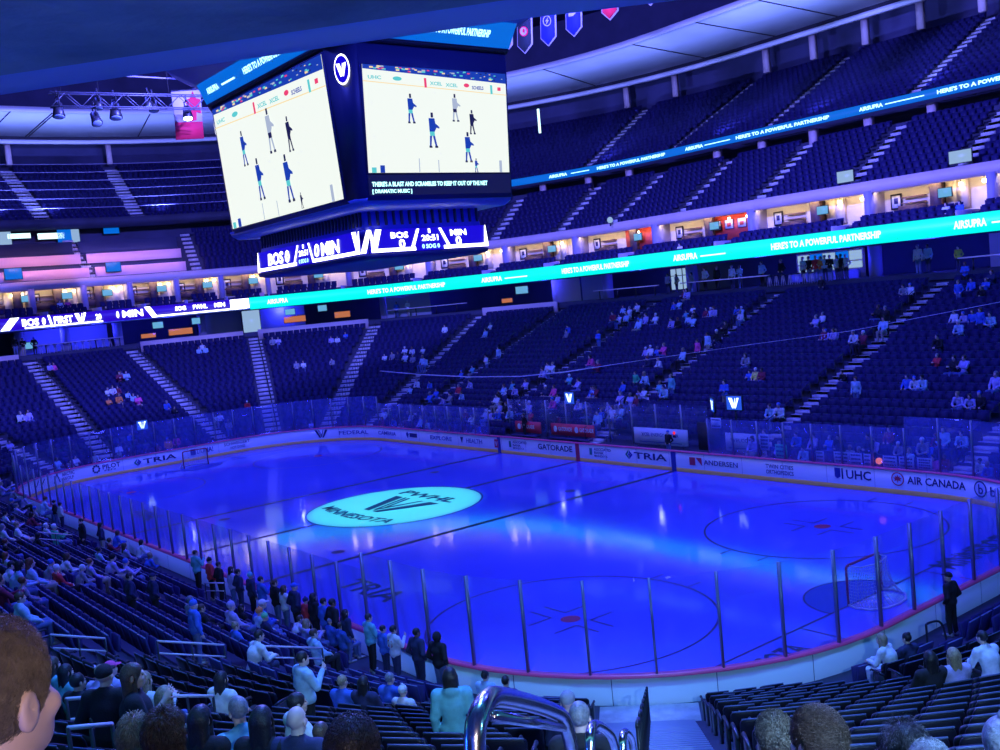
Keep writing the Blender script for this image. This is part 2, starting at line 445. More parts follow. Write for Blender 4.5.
S(sweep([(25.5, 14.84), (25.5, 15.68), (25.85, 15.68), (25.85, 14.84)], UA, UB, closed=True).obj('wall_club_fascia', 'lilac'))
# club deck
cd = lambda k: 26. + .82 * k
cz = lambda k: 15.3 + .5 * k
p = [(25.85, 15.2)]
for k in range(10): p += [(cd(k), cz(k)), (cd(k) + .82, cz(k))]
p += [(38., cz(9))]
S(sweep(p, UA, UB).obj('floor_club_deck', 'concrete'))
S(sweep([(37.5, 19.8), (37.5, 21.5)], UA, UB).obj('wall_club_concourse', 'darkwall'))
# upper deck
ud = lambda k: 33.7 + .82 * k
uz = lambda k: 21.75 + .43 * k
NUP = 18
p = [(33.05, 21.42), (33.05, 22.2), (33.3, 22.2), (33.3, 21.75)]
for k in range(NUP): p += [(ud(k), uz(k)), (ud(k) + .82, uz(k))]
p += [(50.5, uz(NUP - 1)), (50.5, 21.42)]
S(sweep(p, UA, UB, closed=True).obj('floor_upper_deck', 'concrete'))
S(sweep([(50.4, 29.), (50.4, 42.)], UA, UB).obj('wall_upper_back', 'darkwall'))
# the pale sloping soffit panel with its dark slot and lower trim, seams across it
S(sweep([(34., 33.1), (45.9, 32.75), (45.9, 33.0), (34., 33.4)], UA, UB, closed=True).obj('ceiling_soffit_panel', 'soffit_panel'))
S(sweep([(46.1, 32.05), (46.1, 32.45), (46.9, 32.45), (46.9, 32.05)], UA, UB, closed=True).obj('trim_soffit', 'soffit_trim'))
S(sweep([(46.4, 32.45), (46.4, 32.95)], UA, UB).obj('trim_soffit_slot', 'dark'))
S(sweep([(33.8, 33.0), (33.8, 33.5), (34.05, 33.5), (34.05, 33.0)], UA, UB, closed=True).obj('trim_soffit_edge', 'soffit_trim'))
for u in np.concatenate([np.arange(-10, 44, 7.), np.arange(44.5, 58, 2.2), np.arange(58, 73, 4.)]):
    q = MB().bar(p3(u, 34.05, 33.06), p3(u, 45.8, 32.71), .10, .06, 0)
    S(q.obj('trim_soffit_seam', 'dark'))
S(MB().box((0, 0, 42.6), (190, 150, 1.)).obj('ceiling', 'darkwall'))
for y in (-30, -15, 0, 15, 30):
    S(MB().box((0, y, 41.2), (170, .5, 1.6)).obj('ceiling_beam', 'dark'))
# columns under the soffit and under the upper ribbon
for u in (19.5, 25., 30.4, 36., 41.5, 45.3, 46.25, 51.2, 56., 59.6, 64.5):
    a = ang(u); S(MB().box(tuple(p3(u, 47.6, 31.2)), (.55, .55, 2.6), a).obj('pillar', 'lilac'))
for u in (11., 17.4, 22.7, 27.8, 33., 38., 44.9, 45.9, 47., 49.2, 51.3, 53.4):
    a = ang(u); S(MB().box(tuple(p3(u, 34.6, 20.6)), (.6, .6, 1.7), a).obj('pillar', 'lilac'))
# lower bowl back walls: pale parapets between some aisles
for n, (a, b) in enumerate(((44.85, 47.3), (50.75, 53.85), (54.25, 57.0), (66.4, 72))):
    S(sweep([(21.75, 8.0), (21.75, 9.14), (22.0, 9.14), (22.0, 8.0)], a, b, closed=True).obj('wall_parapet', 'lilac'))
S(sweep([(22.3, 8.5), (22.3, 8.95), (31.4, 8.95)], UA, UB).obj('floor_concourse', 'concrete'))
# aisle stairs
LOW_A = [-.45, 10.45, 22.95, 35.0, 44.6, 47.4, 50.58, 53.95, 57.25, 66.12, 69.5, 72.9, 79.2, 88.7, 101., 113.2, 123.4, 126.8, 130.14, 133.45, 136.85, 146.]
NEAR_A = 130.14
def stairs(u, rows, fd, fz, hw, name, rise, half=True):
    mb = MB(); a = ang(u); _, N = ring(u, 0); n = N[0]; t = np.array([-n[1], n[0]])
    for k in rows:
        for h in ((0, 1) if half else (0,)):
            d0 = fd(k) + h * ROW_D / 2; z1 = fz(k) + .012 + h * rise / 2
            c = p3(u, d0 + ROW_D / 4, z1 - .1); mb.box(tuple(c), (ROW_D / 2, 2 * hw, .2), a, 0)
            c = p3(u, d0 + .03, z1 + .003); mb.box(tuple(c), (.06, 2 * hw, .012), a, 1)
    return S(mb.obj(name, ['stair', 'nosing_dark' if u == NEAR_A else 'nosing']))
for u in LOW_A:
    hw = 1.0 if u == NEAR_A else .62
    stairs(u, range(NROW), rd, rz, hw, 'floor_aisle_stairs', ROW_Z)
CLUB_A = [2.5, 11.4, 19.5, 27.9, 36., 44., 45.6, 47.5, 50.3, 53.0, 55.1, 58.25, 66.8]
for u in CLUB_A: stairs(u, range(10), cd, cz, .48, 'floor_club_stairs', .5)
UP_A = [6.5, 18.8, 32.3, 43.3, 45.9, 48.8, 52.4, 56.0, 60.1, 65.]
for u in UP_A: stairs(u, range(NUP), ud, uz, .8, 'floor_upper_stairs', .43)

# ------------------------------------------------------------------ rink boards
rb = empty('rink_boards', (0, 0, 0), label='white dasher boards with red cap and orange kick strip around the ice', cat='boards')
sweep([(.0, .0), (.0, 1.05), (.14, 1.05), (.14, .0)], 0, PER, m=[0, 0, 1]).obj('board_panel', ['board', 'board_out'], rb)
tag(sweep([(-.03, 1.05), (-.03, 1.12), (.17, 1.12), (.17, 1.05)], 0, PER, m=[0, 0, 0]).obj('cap_rail', 'cap_red', rb), 'red cap rail')
tag(sweep([(-.012, .0), (-.012, .21), (.0, .21)], 0, PER).obj('kick_strip', 'kick', rb), 'orange kick strip')
mb = MB()
for u in np.arange(0, PER, 2.44):
    mb.add([p3(u - .006, -.006, .21), p3(u + .006, -.006, .21), p3(u + .006, -.006, 1.05), p3(u - .006, -.006, 1.05)], [(0, 1, 2, 3)])
    mb.add([p3(u - .008, .147, .1), p3(u + .008, .147, .1), p3(u + .008, .147, 1.05), p3(u - .008, .147, 1.05)], [(0, 1, 2, 3)])
mb.obj('board_seam', 'ad_dark', rb)
for X, m in ((7.62, 'ad_blue'), (-7.62, 'ad_blue'), (0, 'ad_red')):
    u = SX - X; w = .17
    tag(MB().add([p3(u - w, -.016, 0), p3(u + w, -.016, 0), p3(u + w, -.016, 1.05), p3(u - w, -.016, 1.05)], [(0, 1, 2, 3)]).obj('line_stripe', m, rb), ('blue' if X else 'red') + ' line stripe')
def bfn(uleft, y0=.0, d=-.02):
    return lambda x, y: tuple(p3(uleft - x, d, y0 + y))
adm = ['ad_dark', 'ad_red', 'ad_green', 'ad_blue', 'board']
def ad(name, build, uc):
    mb = MB(); build(mb); o = mb.obj(name, adm, rb); return o
def words_ad(txt, ul, ur, y, h, m=0, bold=.02, name='advert'):
    def b(mb): put_text(mb, txt, bfn(ul, y), h, w=ul - ur, m=m, bold=bold)
    tag(ad(name, b, ul), 'dark lettering ' + txt)
def tria(ul, ur, y, h):
    def b(mb):
        f = bfn(ul, y); s = h * 1.15; w = ul - ur
        flat(mb, [(0, s * .5), (s * .5, s), (s * .5, s * .72), (s * .28, s * .5), (s * .5, s * .28), (s * .5, 0)], f, 2)
        flat(mb, [(s * .58, s), (s * 1.08, s * .5), (s * .58, 0), (s * .58, s * .28), (s * .8, s * .5), (s * .58, s * .72)], f, 3)
        flat(mb, [(s * .42, s * .5), (s * .6, s * .68), (s * .72, s * .5), (s * .6, s * .32)], f, 3)
        put_text(mb, 'TRIA', f, h * .8, w=w - s * 1.3, x0=s * 1.3, y0=h * .15, m=0, bold=.02)
    tag(ad('advert', b, ul), 'diamond mark and dark lettering TRIA')
tria(17.95, 14.8, .42, .46); tria(65.1, 61.9, .36, .46)
words_ad('GATORADE', 25.6, 22.4, .5, .36)
words_ad('UHC', 3.85, 2.6, .48, .42)
def b(mb):
    f = bfn(4.45, .45); flat(mb, [(0, .1), (.12, 0), (.3, .1), (.3, .5), (0, .5)], f, 3); rect(mb, .36, 0, .44, .5, f, 0)
ad('advert', b, 4.4)
def b(mb):
    f = bfn(1.6, .4); flat(mb, disc_pts(.28, .28, .30, .30), f, 1)
    flat(mb, disc_pts(.28, .28, .25, .25), bfn(1.6, .4, -.024), 4)
    g = bfn(1.6, .4, -.028); leaf = [(0, -.2), (.03, -.06), (.17, -.1), (.12, -.02), (.2, .05), (.1, .06), (.11, .14), (.04, .09), (0, .2)]
    flat(mb, [(.28 + x, .28 + y) for x, y in leaf] + [(.28 - x, .28 + y) for x, y in leaf[::-1][1:-1]], g, 1)
    put_text(mb, 'AIR CANADA', f, .34, w=2.7, x0=.72, y0=.1, m=0, bold=.02)
tag(ad('advert', b, 0), 'red leaf roundel and dark lettering AIR CANADA')
def b(mb):
    f = bfn(13.2, .42); rect(mb, 0, 0, .4, .42, f, 1); flat(mb, [(.44, .42), (.84, .42), (.84, 0)], f, 1)
    put_text(mb, 'ANDERSEN', f, .26, w=2.2, x0=.98, y0=.08, m=0, bold=.01)
tag(ad('advert', b, 0), 'red blocks and dark lettering ANDERSEN')
def b(mb):
    f = bfn(8.3, .36); put_text(mb, 'TWIN CITIES', f, .2, w=1.6, y0=.28, m=0, bold=.01); put_text(mb, 'ORTHOPEDICS', f, .2, w=1.6, y0=0, m=0, bold=.01)
ad('advert', b, 0)
def b(mb):
    f = bfn(-2.25, .36); flat(mb, disc_pts(.3, .3, .32, .34), f, 0); flat(mb, disc_pts(.3, .3, .26, .28), bfn(-2.25, .36, -.024), 4)
    put_text(mb, 'b', bfn(-2.25, .36, -.028), .4, x0=.2, y0=.1, m=0); put_text(mb, 'biosteel', f, .4, w=2.2, x0=.8, y0=.08, m=0)
ad('advert', b, 0)
for ul in (20.9, 28.5):
    def b(mb):
        f = bfn(ul, .36); rect(mb, 0, .1, .22, .5, f, 2); put_text(mb, 'ASSOCIATED', f, .16, w=1.4, x0=.4, y0=.38, m=0, bold=.01)
        put_text(mb, 'BANK', f, .14, w=.8, x0=.4, y0=.18, m=0, bold=.01); put_text(mb, 'MINNESOTA', f, .12, w=1.1, x0=.4, y0=.0, m=0, bold=.01)
    ad('advert', b, 0)
def b(mb):
    f = bfn(68.15, .4)
    for i in range(9): a = i * 2 * PI / 9; flat(mb, disc_pts(.3 + .24 * math.cos(a), .28 + .24 * math.sin(a), .08, .08, 8), f, 0)
    put_text(mb, 'PILOT', f, .36, w=1.3, x0=.78, y0=.16, m=0, bold=.02); put_text(mb, 'PEN', f, .12, w=.8, x0=.9, y0=0, m=0)
tag(ad('advert', b, 0), 'ring of dots and dark lettering PILOT')
def b(mb):
    f = bfn(71.5, .38); flat(mb, [(0, 0), (.12, 0), (.4, .5), (.36, .62)], f, 0); flat(mb, [(.36, .62), (.46, .62), (.7, 0), (.58, 0)], f, 0)
    put_text(mb, 'ARCTIC', f, .24, w=1.1, x0=.85, y0=.34, m=0); put_text(mb, 'WOLF', f, .24, w=.9, x0=.95, y0=.02, m=0)
ad('advert', b, 0)
def b(mb):
    f = bfn(60.8, .42); rect(mb, 0, 0, .42, .46, f, 3); put_text(mb, 'LiUNA!', f, .4, w=1.3, x0=.5, y0=.04, m=3, bold=.02)
tag(ad('advert', b, 0), 'dark lettering LiUNA!')
def b(mb):
    f = bfn(58.1, .36); put_text(mb, 'SCHWEIGERT', f, .24, w=2.1, y0=.3, m=0, bold=.01); put_text(mb, 'HOT DOGS', f, .2, w=1.2, x0=.5, m=0, bold=.01)
ad('advert', b, 0)
def b(mb): put_w(mb, bfn(50.85, .34), 0, 0, 1.1, .62, 0)
ad('advert', b, 0)
for t, ul, ur in (('FEDERAL', 48.8, 45.9), ('CAMBRIA', 44.7, 42.2), ('EXPLORE', 37.6, 34.9), ('HEALTH', 33.2, 31.4)):
    words_ad(t, ul, ur, .48, .3, m=3, bold=.01)
def b(mb):
    f = bfn(40.8, .4); flat(mb, [(0, .3), (.2, .5), (.4, .3), (.2, .0)], f, 3); rect(mb, .5, .1, 1.5, .4, f, 0)
ad('advert', b, 0)
def b(mb):
    f = bfn(33.9, .4); flat(mb, [(0, .45), (.36, .45), (.18, .0)], f, 0)
ad('advert', b, 0)
def b(mb):
    f = bfn(30.05, .34); rect(mb, 0, 0, .42, .55, f, 1); put_w(mb, bfn(30.05, .34, -.026), .06, .12, .3, .3, 4)
ad('advert', b, 0)
def b(mb):
    f = bfn(73.6, .4); flat(mb, [(0, 0), (.5, .5), (.62, .5), (.12, 0)], f, 0); flat(mb, [(.7, 0), (1.2, .5), (1.32, .5), (.82, 0)], f, 0)
ad('advert', b, 0)

# glass panes and posts, each its own thing
GSTEP = PER / 102; GOFF = 130.39 % GSTEP
def zone(u):
    u %= PER
    if u > 140 or u < .55: return 3.42, 'in the corner right of the goal'
    if u < 12.4: return 2.92, 'over the red leaf advert'
    if u < 31.2: return None, 'benches'
    if u < 43.9: return 2.92, 'beside the benches'
    if u < 57.3: return 3.42, 'in the far corner past centre ice'
    if u < 66.2: return 3.42, 'behind the far goal'
    if u < 79.6: return 3.42, 'at the crowded far left corner'
    if u < 121.: return 2.92, 'beside the standing crowd'
    if u < 136.9: return 3.42, 'below the wide stairs'
    return 3.42, 'behind the guarded goal'
for i in range(102):
    u = GOFF + i * GSTEP; v = u + GSTEP
    z0, z1 = zone(u), zone((u + v) / 2)
    if z1[0]:
        h = z1[0]; n = 4 if int((np.searchsorted(BR, (u % PER) + .01) - 1)) % 2 == 1 else 1
        q = np.linspace(u + .03, v - .03, n + 1)
        V = np.concatenate([P3(q, .064, 1.12), P3(q, .064, h), P3(q, .078, 1.12), P3(q, .078, h)]); k = n + 1
        F = []
        for j in range(n): F += [(j, j + 1, k + j + 1, k + j), (2 * k + j + 1, 2 * k + j, 3 * k + j, 3 * k + j + 1), (k + j, k + j + 1, 3 * k + j + 1, 3 * k + j), (2 * k + j, 2 * k + j + 1, j + 1, j)]
        F += [(0, k, 3 * k, 2 * k), (n, 2 * k + n, 3 * k + n, k + n)]
        o = link('rink_glass', mesh_np('rink_glass', V, F, 'glass' if 66.2 < u % PER < 140 else 'glass_far_haze'))
        tag(o, 'clear glass pane standing on the boards ' + z1[1], 'rink glass', 'glass panes ' + z1[1])
        # top edge trim of the pane shows as a thin line
    if z0[0] or z1[0] or zone(u - .2)[0]:
        h = max(z0[0] or 0, z1[0] or 0, zone(u - .2)[0] or 0)
        zz = zone(u)[1] if zone(u)[0] else 'at the end of the benches'
        c = p3(u, .075, (1.1 + h) / 2); o = MB().box(tuple(c), (.09, .055, h - 1.1), ang(u)).obj('glass_post', 'aluminium')
        tag(o, 'slim grey metal post holding glass ' + zz, 'post', 'glass posts ' + zz)

# ------------------------------------------------------------------ goals
def goal(x, s, lab):
    r = empty('hockey_net', (x, 0, 0), 0 if s > 0 else PI, lab, 'hockey goal')
    pts = [(0, -.915, 0), (0, -.915, 1.1)] + [(0, -.915 + .12 * (1 - math.cos(a)), 1.1 + .12 * math.sin(a)) for a in np.linspace(.3, PI / 2, 4)]
    pts += [(0, -p[1], p[2]) for p in pts[::-1]]
    tag(MB().tube(pts, .04, 10).obj('goal_frame', 'net_red', r, True), 'red pipe frame')
    base = [(0, -.915, .03), (.3, -1.05, .03), (.75, -.95, .03), (1.05, -.5, .03), (1.12, 0, .03), (1.05, .5, .03), (.75, .95, .03), (.3, 1.05, .03), (0, .915, .03)]
    m2 = MB().tube(base, .035, 8); m2.tube([(0, -.8, 1.2), (.35, -.72, 1.18), (.5, 0, 1.16), (.35, .72, 1.18), (0, .8, 1.2)], .022, 6)
    tag(m2.obj('base_frame', 'net_white', r, True), 'white padded base')
    top = np.array([(0, -.85, 1.2), (.35, -.72, 1.18), (.47, -.4, 1.17), (.5, 0, 1.16), (.47, .4, 1.17), (.35, .72, 1.18), (0, .85, 1.2)])
    bot = np.array([(0, -.915, .03), (.45, -1.02, .03), (.85, -.8, .03), (1.12, 0, .03), (.85, .8, .03), (.45, 1.02, .03), (0, .915, .03)])
    def crv(P, n): t = np.linspace(0, len(P) - 1, n); i = np.arange(len(P)); return np.stack([np.interp(t, i, P[:, k]) for k in range(3)], 1)
    A, B_ = crv(top, 31), crv(bot, 31); net = MB()
    for i in range(31):
        q = [A[i] + (B_[i] - A[i]) * t + np.array([-.22 * math.sin(PI * t) * (i not in (0, 30)), 0, 0]) * (.8 if 5 < i < 25 else .3) for t in np.linspace(0, 1, 7)]
        net.tube(q, .007, 3)
    for t in np.linspace(.08, .95, 12):
        q = [A[i] + (B_[i] - A[i]) * t + np.array([-.22 * math.sin(PI * t) * (i not in (0, 30)), 0, 0]) * (.8 if 5 < i < 25 else .3) for i in range(31)]
        net.tube(q, .007, 3)
    tag(net.obj('netting', 'net_white', r), 'white string netting')
goal(27.13, 1, 'red framed hockey net with white mesh in the blue crease beside the near curved boards')
goal(-27.13, -1, 'small red framed hockey net at the distant end of the ice under the LiUNA advert')

for k in (2, 5, 8, 11, 14, 17):  # pale strips stand in for light caught on the row edges
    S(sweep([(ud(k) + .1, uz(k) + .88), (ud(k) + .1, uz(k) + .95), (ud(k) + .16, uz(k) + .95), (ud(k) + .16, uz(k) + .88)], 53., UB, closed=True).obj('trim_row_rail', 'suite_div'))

_c = p3(NEAR_A, .66, .36); S(MB().box(tuple(_c), (.95, 2.3, .12), ang(NEAR_A)).obj('floor_landing', 'stair'))
# ------------------------------------------------------------------ centre scoreboard
sb = empty('scoreboard', (0, 0, 12.5), label='big hanging video scoreboard with two bright game screens over centre ice', cat='scoreboard')
def lerp(a, b, t): return np.asarray(a, float) + (np.asarray(b, float) - np.asarray(a, float)) * t
def bil(q): # q: BL, BR, TR, TL  -> fn(x,y) in 0..1
    q = [np.asarray(p, float) for p in q]
    return lambda x, y: tuple(lerp(lerp(q[0], q[1], x), lerp(q[3], q[2], x), y) - np.array([0, 0, 12.5]))
def off(q, d):
    q = [np.asarray(p, float) for p in q]; n = np.cross(q[1] - q[0], q[3] - q[0]); n /= np.linalg.norm(n); return [p + n * d for p in q]
def octo(ax, ay, hx, hy, z):   # chamfered ring: the +X/-X faces at ax (half width hy), the -Y/+Y faces at ay (half length hx)
    return [(ax, -hy, z), (ax, hy, z), (hx, ay, z), (-hx, ay, z), (-ax, hy, z), (-ax, -hy, z), (-hx, -ay, z), (hx, -ay, z)]
def loft(rings, mb=None, m=0, cap=True):
    mb = mb or MB(); n = len(rings[0]); V = [np.asarray(p, float) - np.array([0, 0, 12.5]) for r in rings for p in r]; F = []
    for i in range(len(rings) - 1):
        for j in range(n): F.append((i * n + j, i * n + (j + 1) % n, (i + 1) * n + (j + 1) % n, (i + 1) * n + j))
    if cap: F += [tuple(range(n))[::-1], tuple((len(rings) - 1) * n + j for j in range(n))]
    return mb.add(V, F, m)
# housing behind the screens, rim, skirt, base
loft([octo(7.10, 4.34, 6.0, 3.95, 14.85), octo(7.52, 4.72, 6.05, 4.0, 21.5)]).obj('housing', 'chassis', sb)
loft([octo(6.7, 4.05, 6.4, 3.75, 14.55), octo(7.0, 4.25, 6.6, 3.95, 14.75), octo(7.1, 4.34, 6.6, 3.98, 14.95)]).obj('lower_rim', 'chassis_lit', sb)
loft([octo(5.45, 3.3, 5.3, 3.15, 13.74), octo(5.4, 3.2, 5.25, 3.05, 14.2), octo(5.4, 3.2, 5.25, 3.05, 14.6)]).obj('skirt', 'frosted', sb)
mb = MB()
for s in (-1, 1):
    for t in np.linspace(-5.1, 5.1, 33): mb.box((t, s * 3.27, 1.82), (.1, .1, .8))
    for t in np.linspace(-3., 3., 15): mb.box((s * 5.46, t, 1.82), (.1, .1, .8))
mb.obj('skirt_fin', 'chassis', sb)
loft([octo(5.2, 3.2, 5.0, 3.0, 12.36), octo(5.6, 3.5, 5.45, 3.35, 12.46), octo(5.62, 3.52, 5.47, 3.37, 12.62), octo(5.45, 3.35, 5.3, 3.2, 12.68)]).obj('base', 'chassis', sb)
# crown: message band and flared top
loft([octo(7.62, 4.8, 6.3, 4.1, 21.45), octo(7.7, 4.86, 6.4, 4.15, 21.6)]).obj('crown_seam', 'dark', sb)
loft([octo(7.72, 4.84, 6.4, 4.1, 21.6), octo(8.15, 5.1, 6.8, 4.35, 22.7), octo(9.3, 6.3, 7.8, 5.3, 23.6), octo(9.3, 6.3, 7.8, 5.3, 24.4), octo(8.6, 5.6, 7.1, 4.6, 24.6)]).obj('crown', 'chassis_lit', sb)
mb = MB()
for x, y in ((4, 3), (-4, 3), (4, -3), (-4, -3)): mb.tube([(x, y, 11.9), (x * .6, y * .6, 27.5)], .05, 6)
mb.obj('hanging_cable', 'blackmetal', sb)

# message band on the crown
def band(q, name):
    f = bil(off(q, .03)); mb = MB(); rect(mb, 0, 0, 1, 1, f, 0)
    g = bil(off(q, .06)); L = np.linalg.norm(np.asarray(q[1]) - np.asarray(q[0])); H = np.linalg.norm(np.asarray(q[3]) - np.asarray(q[0]))
    ff = lambda x, y: g(x / L, y / H)
    put_text(mb, 'AIRSUPRA', ff, H * .28, w=L * .11, x0=L * .06, y0=H * .36, m=1, bold=.03); rect(mb, L * .2, H * .42, L * .32, H * .5, ff, 1)
    put_text(mb, "HERE'S TO A POWERFUL PARTNERSHIP", ff, H * .3, w=L * .44, x0=L * .40, y0=H * .36, m=1, bold=.03)
    mb.obj(name, ['led_blue', 'led_blue_text'], sb)
band([(-6.4, -4.84, 21.62), (6.4, -4.84, 21.62), (6.8, -5.1, 22.68), (-6.8, -5.1, 22.68)], 'message_band')
band([(7.72, -4.1, 21.62), (7.72, 4.1, 21.62), (8.15, 4.35, 22.68), (8.15, -4.35, 22.68)], 'message_band')

# video screens: one frame of play
def screen(q, name, lab, pl):
    fr = MB(); A = off(q, .0); e = [lerp(A[0], A[2], -.012), lerp(A[1], A[3], -.012), lerp(A[2], A[0], -.012), lerp(A[3], A[1], -.012)]
    fr.hexa([np.asarray(p) - np.array([0, 0, 12.5]) for p in off(e, -.25)] + [np.asarray(p) - np.array([0, 0, 12.5]) for p in off(e, .012)])
    s = fr.obj(name, 'chassis', sb); tag(s, lab)
    mb = MB(); f = bil(off(q, .03)); rect(mb, 0, 0, 1, 1, f, 0); g = bil(off(q, .05)); h = bil(off(q, .07))
    W = np.linalg.norm(np.asarray(q[1]) - np.asarray(q[0])); H = np.linalg.norm(np.asarray(q[3]) - np.asarray(q[0]))
    # crowd strip, boards, yellow line
    top = [(0, 1), (1, 1), (1, .90), (.0, .96)]
    flat(mb, top, g, 1)
    rr = random.Random(4)
    for i in range(60):
        x = rr.random(); y = .985 - .0 - rr.random() * (.02 + .05 * x); s_ = .006 + .01 * rr.random()
        rect(mb, x, y, min(1, x + s_ * 1.6), min(1, y + s_), h, rr.choice([2, 3, 4, 2, 5, 6]))
    flat(mb, [(0, .852), (1, .79), (1, .782), (0, .844)], g, 4)
    for x, c in ((.40, 3), (.875, 2)): flat(mb, [(x, .93 - x * .06), (x + .016, .93 - x * .06), (x + .018, .84 - x * .06), (x + .002, .84 - x * .06)], h, c)
    for x, t, c in ((.03, 'UHC', 2), (.44, 'XCEL', 2), (.55, 'XCEL', 2), (.74, 'SCHEELS', 1)):
        put_text(mb, t, lambda a, b: h(x + a, .87 - x * .062 + b), .035, w=.085, m=c, bold=.03)
    flat(mb, disc_pts(.22, .885, .03, .02, 14), h, 2); flat(mb, disc_pts(.70, .86, .02, .02, 14), h, 3); rect(mb, .93, .825, .955, .86, h, 3)
    for (x, y, hh, k) in pl:
        c = {0: 1, 1: 6, 2: 5}[k]; w = hh * .20 * H / W * 1.6
        P = lambda pts, cc, fn=h: flat(mb, [(x + a * w, y + b * hh) for a, b in pts], fn, cc)
        P([(.05, 1), (.3, 1), (.32, .86), (.05, .86)], 6)                                # helmet
        P([(-.2, .84), (.45, .84), (.6, .55), (.4, .46), (-.15, .46)], c)                # sweater
        P([(.5, .7), (.95, .6), (.95, .55), (.5, .58)], c)                               # arm
        P([(-.15, .46), (.4, .46), (.42, .34), (-.1, .34)], 2 if k == 0 else 6)          # breezers
        P([(-.15, .34), (.1, .34), (-.02, .06), (-.2, .06)], c); P([(.18, .34), (.42, .34), (.62, .06), (.42, .06)], c)
        P([(-.25, .06), (.05, .06), (.08, 0), (-.25, 0)], 6); P([(.38, .06), (.7, .06), (.72, 0), (.38, 0)], 6)
    for x in (.335, .47): rect(mb, x, .005, x + .006, .17 - x * .1, h, 5)
    for x, w_, hh, c in ((.02, .03, .05, 2), (.075, .03, .07, 1), (.92, .02, .12, 5)): rect(mb, x, 0, x + w_, hh, h, c)
    mb.obj('picture', ['screen_white', 'px_blue', 'px_cyan', 'px_red', 'px_yellow', 'px_grey', 'px_black'], s)
PL1 = [(.29, .47, .28, 0), (.43, .24, .34, 0), (.60, .50, .27, 2), (.72, .38, .24, 1), (.68, .10, .30, 0), (.74, -.0, .14, 0)]
PL2 = [(.24, .46, .28, 0), (.34, .16, .33, 0), (.50, .48, .34, 2), (.66, .44, .26, 1), (.59, .08, .36, 0), (.68, .01, .12, 1)]
screen([(-5.91, -4.42, 15.08), (5.91, -4.42, 15.08), (5.91, -4.76, 21.22), (-5.91, -4.76, 21.22)], 'video_screen', 'long side screen showing play in front of white ice', PL2)
screen([(7.18, -3.86, 16.0), (7.18, 3.86, 16.0), (7.56, 3.86, 20.48), (7.56, -3.86, 20.48)], 'video_screen', 'end screen showing the same play, captions under it', PL1)
screen([(5.91, 4.42, 15.08), (-5.91, 4.42, 15.08), (-5.91, 4.76, 21.22), (5.91, 4.76, 21.22)], 'video_screen', 'side screen facing the far stands', PL2)
screen([(-7.18, 3.86, 16.0), (-7.18, -3.86, 16.0), (-7.56, -3.86, 20.48), (-7.56, 3.86, 20.48)], 'video_screen', 'end screen facing the far end', PL1)
# caption strip
q = [(7.12, -3.9, 15.05), (7.12, 3.9, 15.05), (7.18, 3.9, 15.92), (7.18, -3.9, 15.92)]
mb = MB(); rect(mb, 0, 0, 1, 1, bil(off(q, .03)), 0); g = bil(off(q, .05))
put_text(mb, "THERE'S A BLAST AND SCRAMBLES TO KEEP IT OUT OF THE NET", lambda a, b: g(.02 + a, .42 + b), .24, w=.80, m=1, bold=.04)
put_text(mb, "[ DRAMATIC MUSIC ]", lambda a, b: g(.02 + a, .05 + b), .24, w=.26, m=1, bold=.04)
tag(mb.obj('caption_strip', ['screen_caption', 'led_blue_text'], sb), 'dark strip of captions')
# corner panels with the round team mark
for sx, sy in ((1, -1), (1, 1), (-1, 1), (-1, -1)):
    b0, b1 = (6.0 * sx, 4.36 * sy, 15.0), (7.1 * sx, 3.95 * sy, 15.0); t0, t1 = (6.05 * sx, 4.74 * sy, 21.4), (7.52 * sx, 4.0 * sy, 21.4)
    q = [b0, b1, t1, t0] if sx * sy < 0 else [b1, b0, t0, t1]
    if sx * sy < 0 and sx < 0: q = [b0, b1, t1, t0]
    n = np.cross(np.subtract(q[1], q[0]), np.subtract(q[3], q[0])); c = np.mean(np.array(q), 0)
    if n[0] * c[0] + n[1] * c[1] < 0: q = [q[1], q[0], q[3], q[2]]
    pan = MB(); pan.hexa([np.asarray(p) - np.array([0, 0, 12.5]) for p in off(q, -.1)] + [np.asarray(p) - np.array([0, 0, 12.5]) for p in off(q, .03)])
    po = pan.obj('corner_panel', 'chassis', sb)
    mb = MB(); f = bil(off(q, .05)); g = bil(off(q, .08))
    flat(mb, disc_pts(.52, .845, .25, .10), f, 0)
    flat(mb, disc_pts(.52, .845, .22, .088), bil(off(q, .065)), 1)
    put_w(mb, g, .36, .80, .32, .085, 0)
    mb.obj('emblem', ['led_white', 'led_royal'], po)
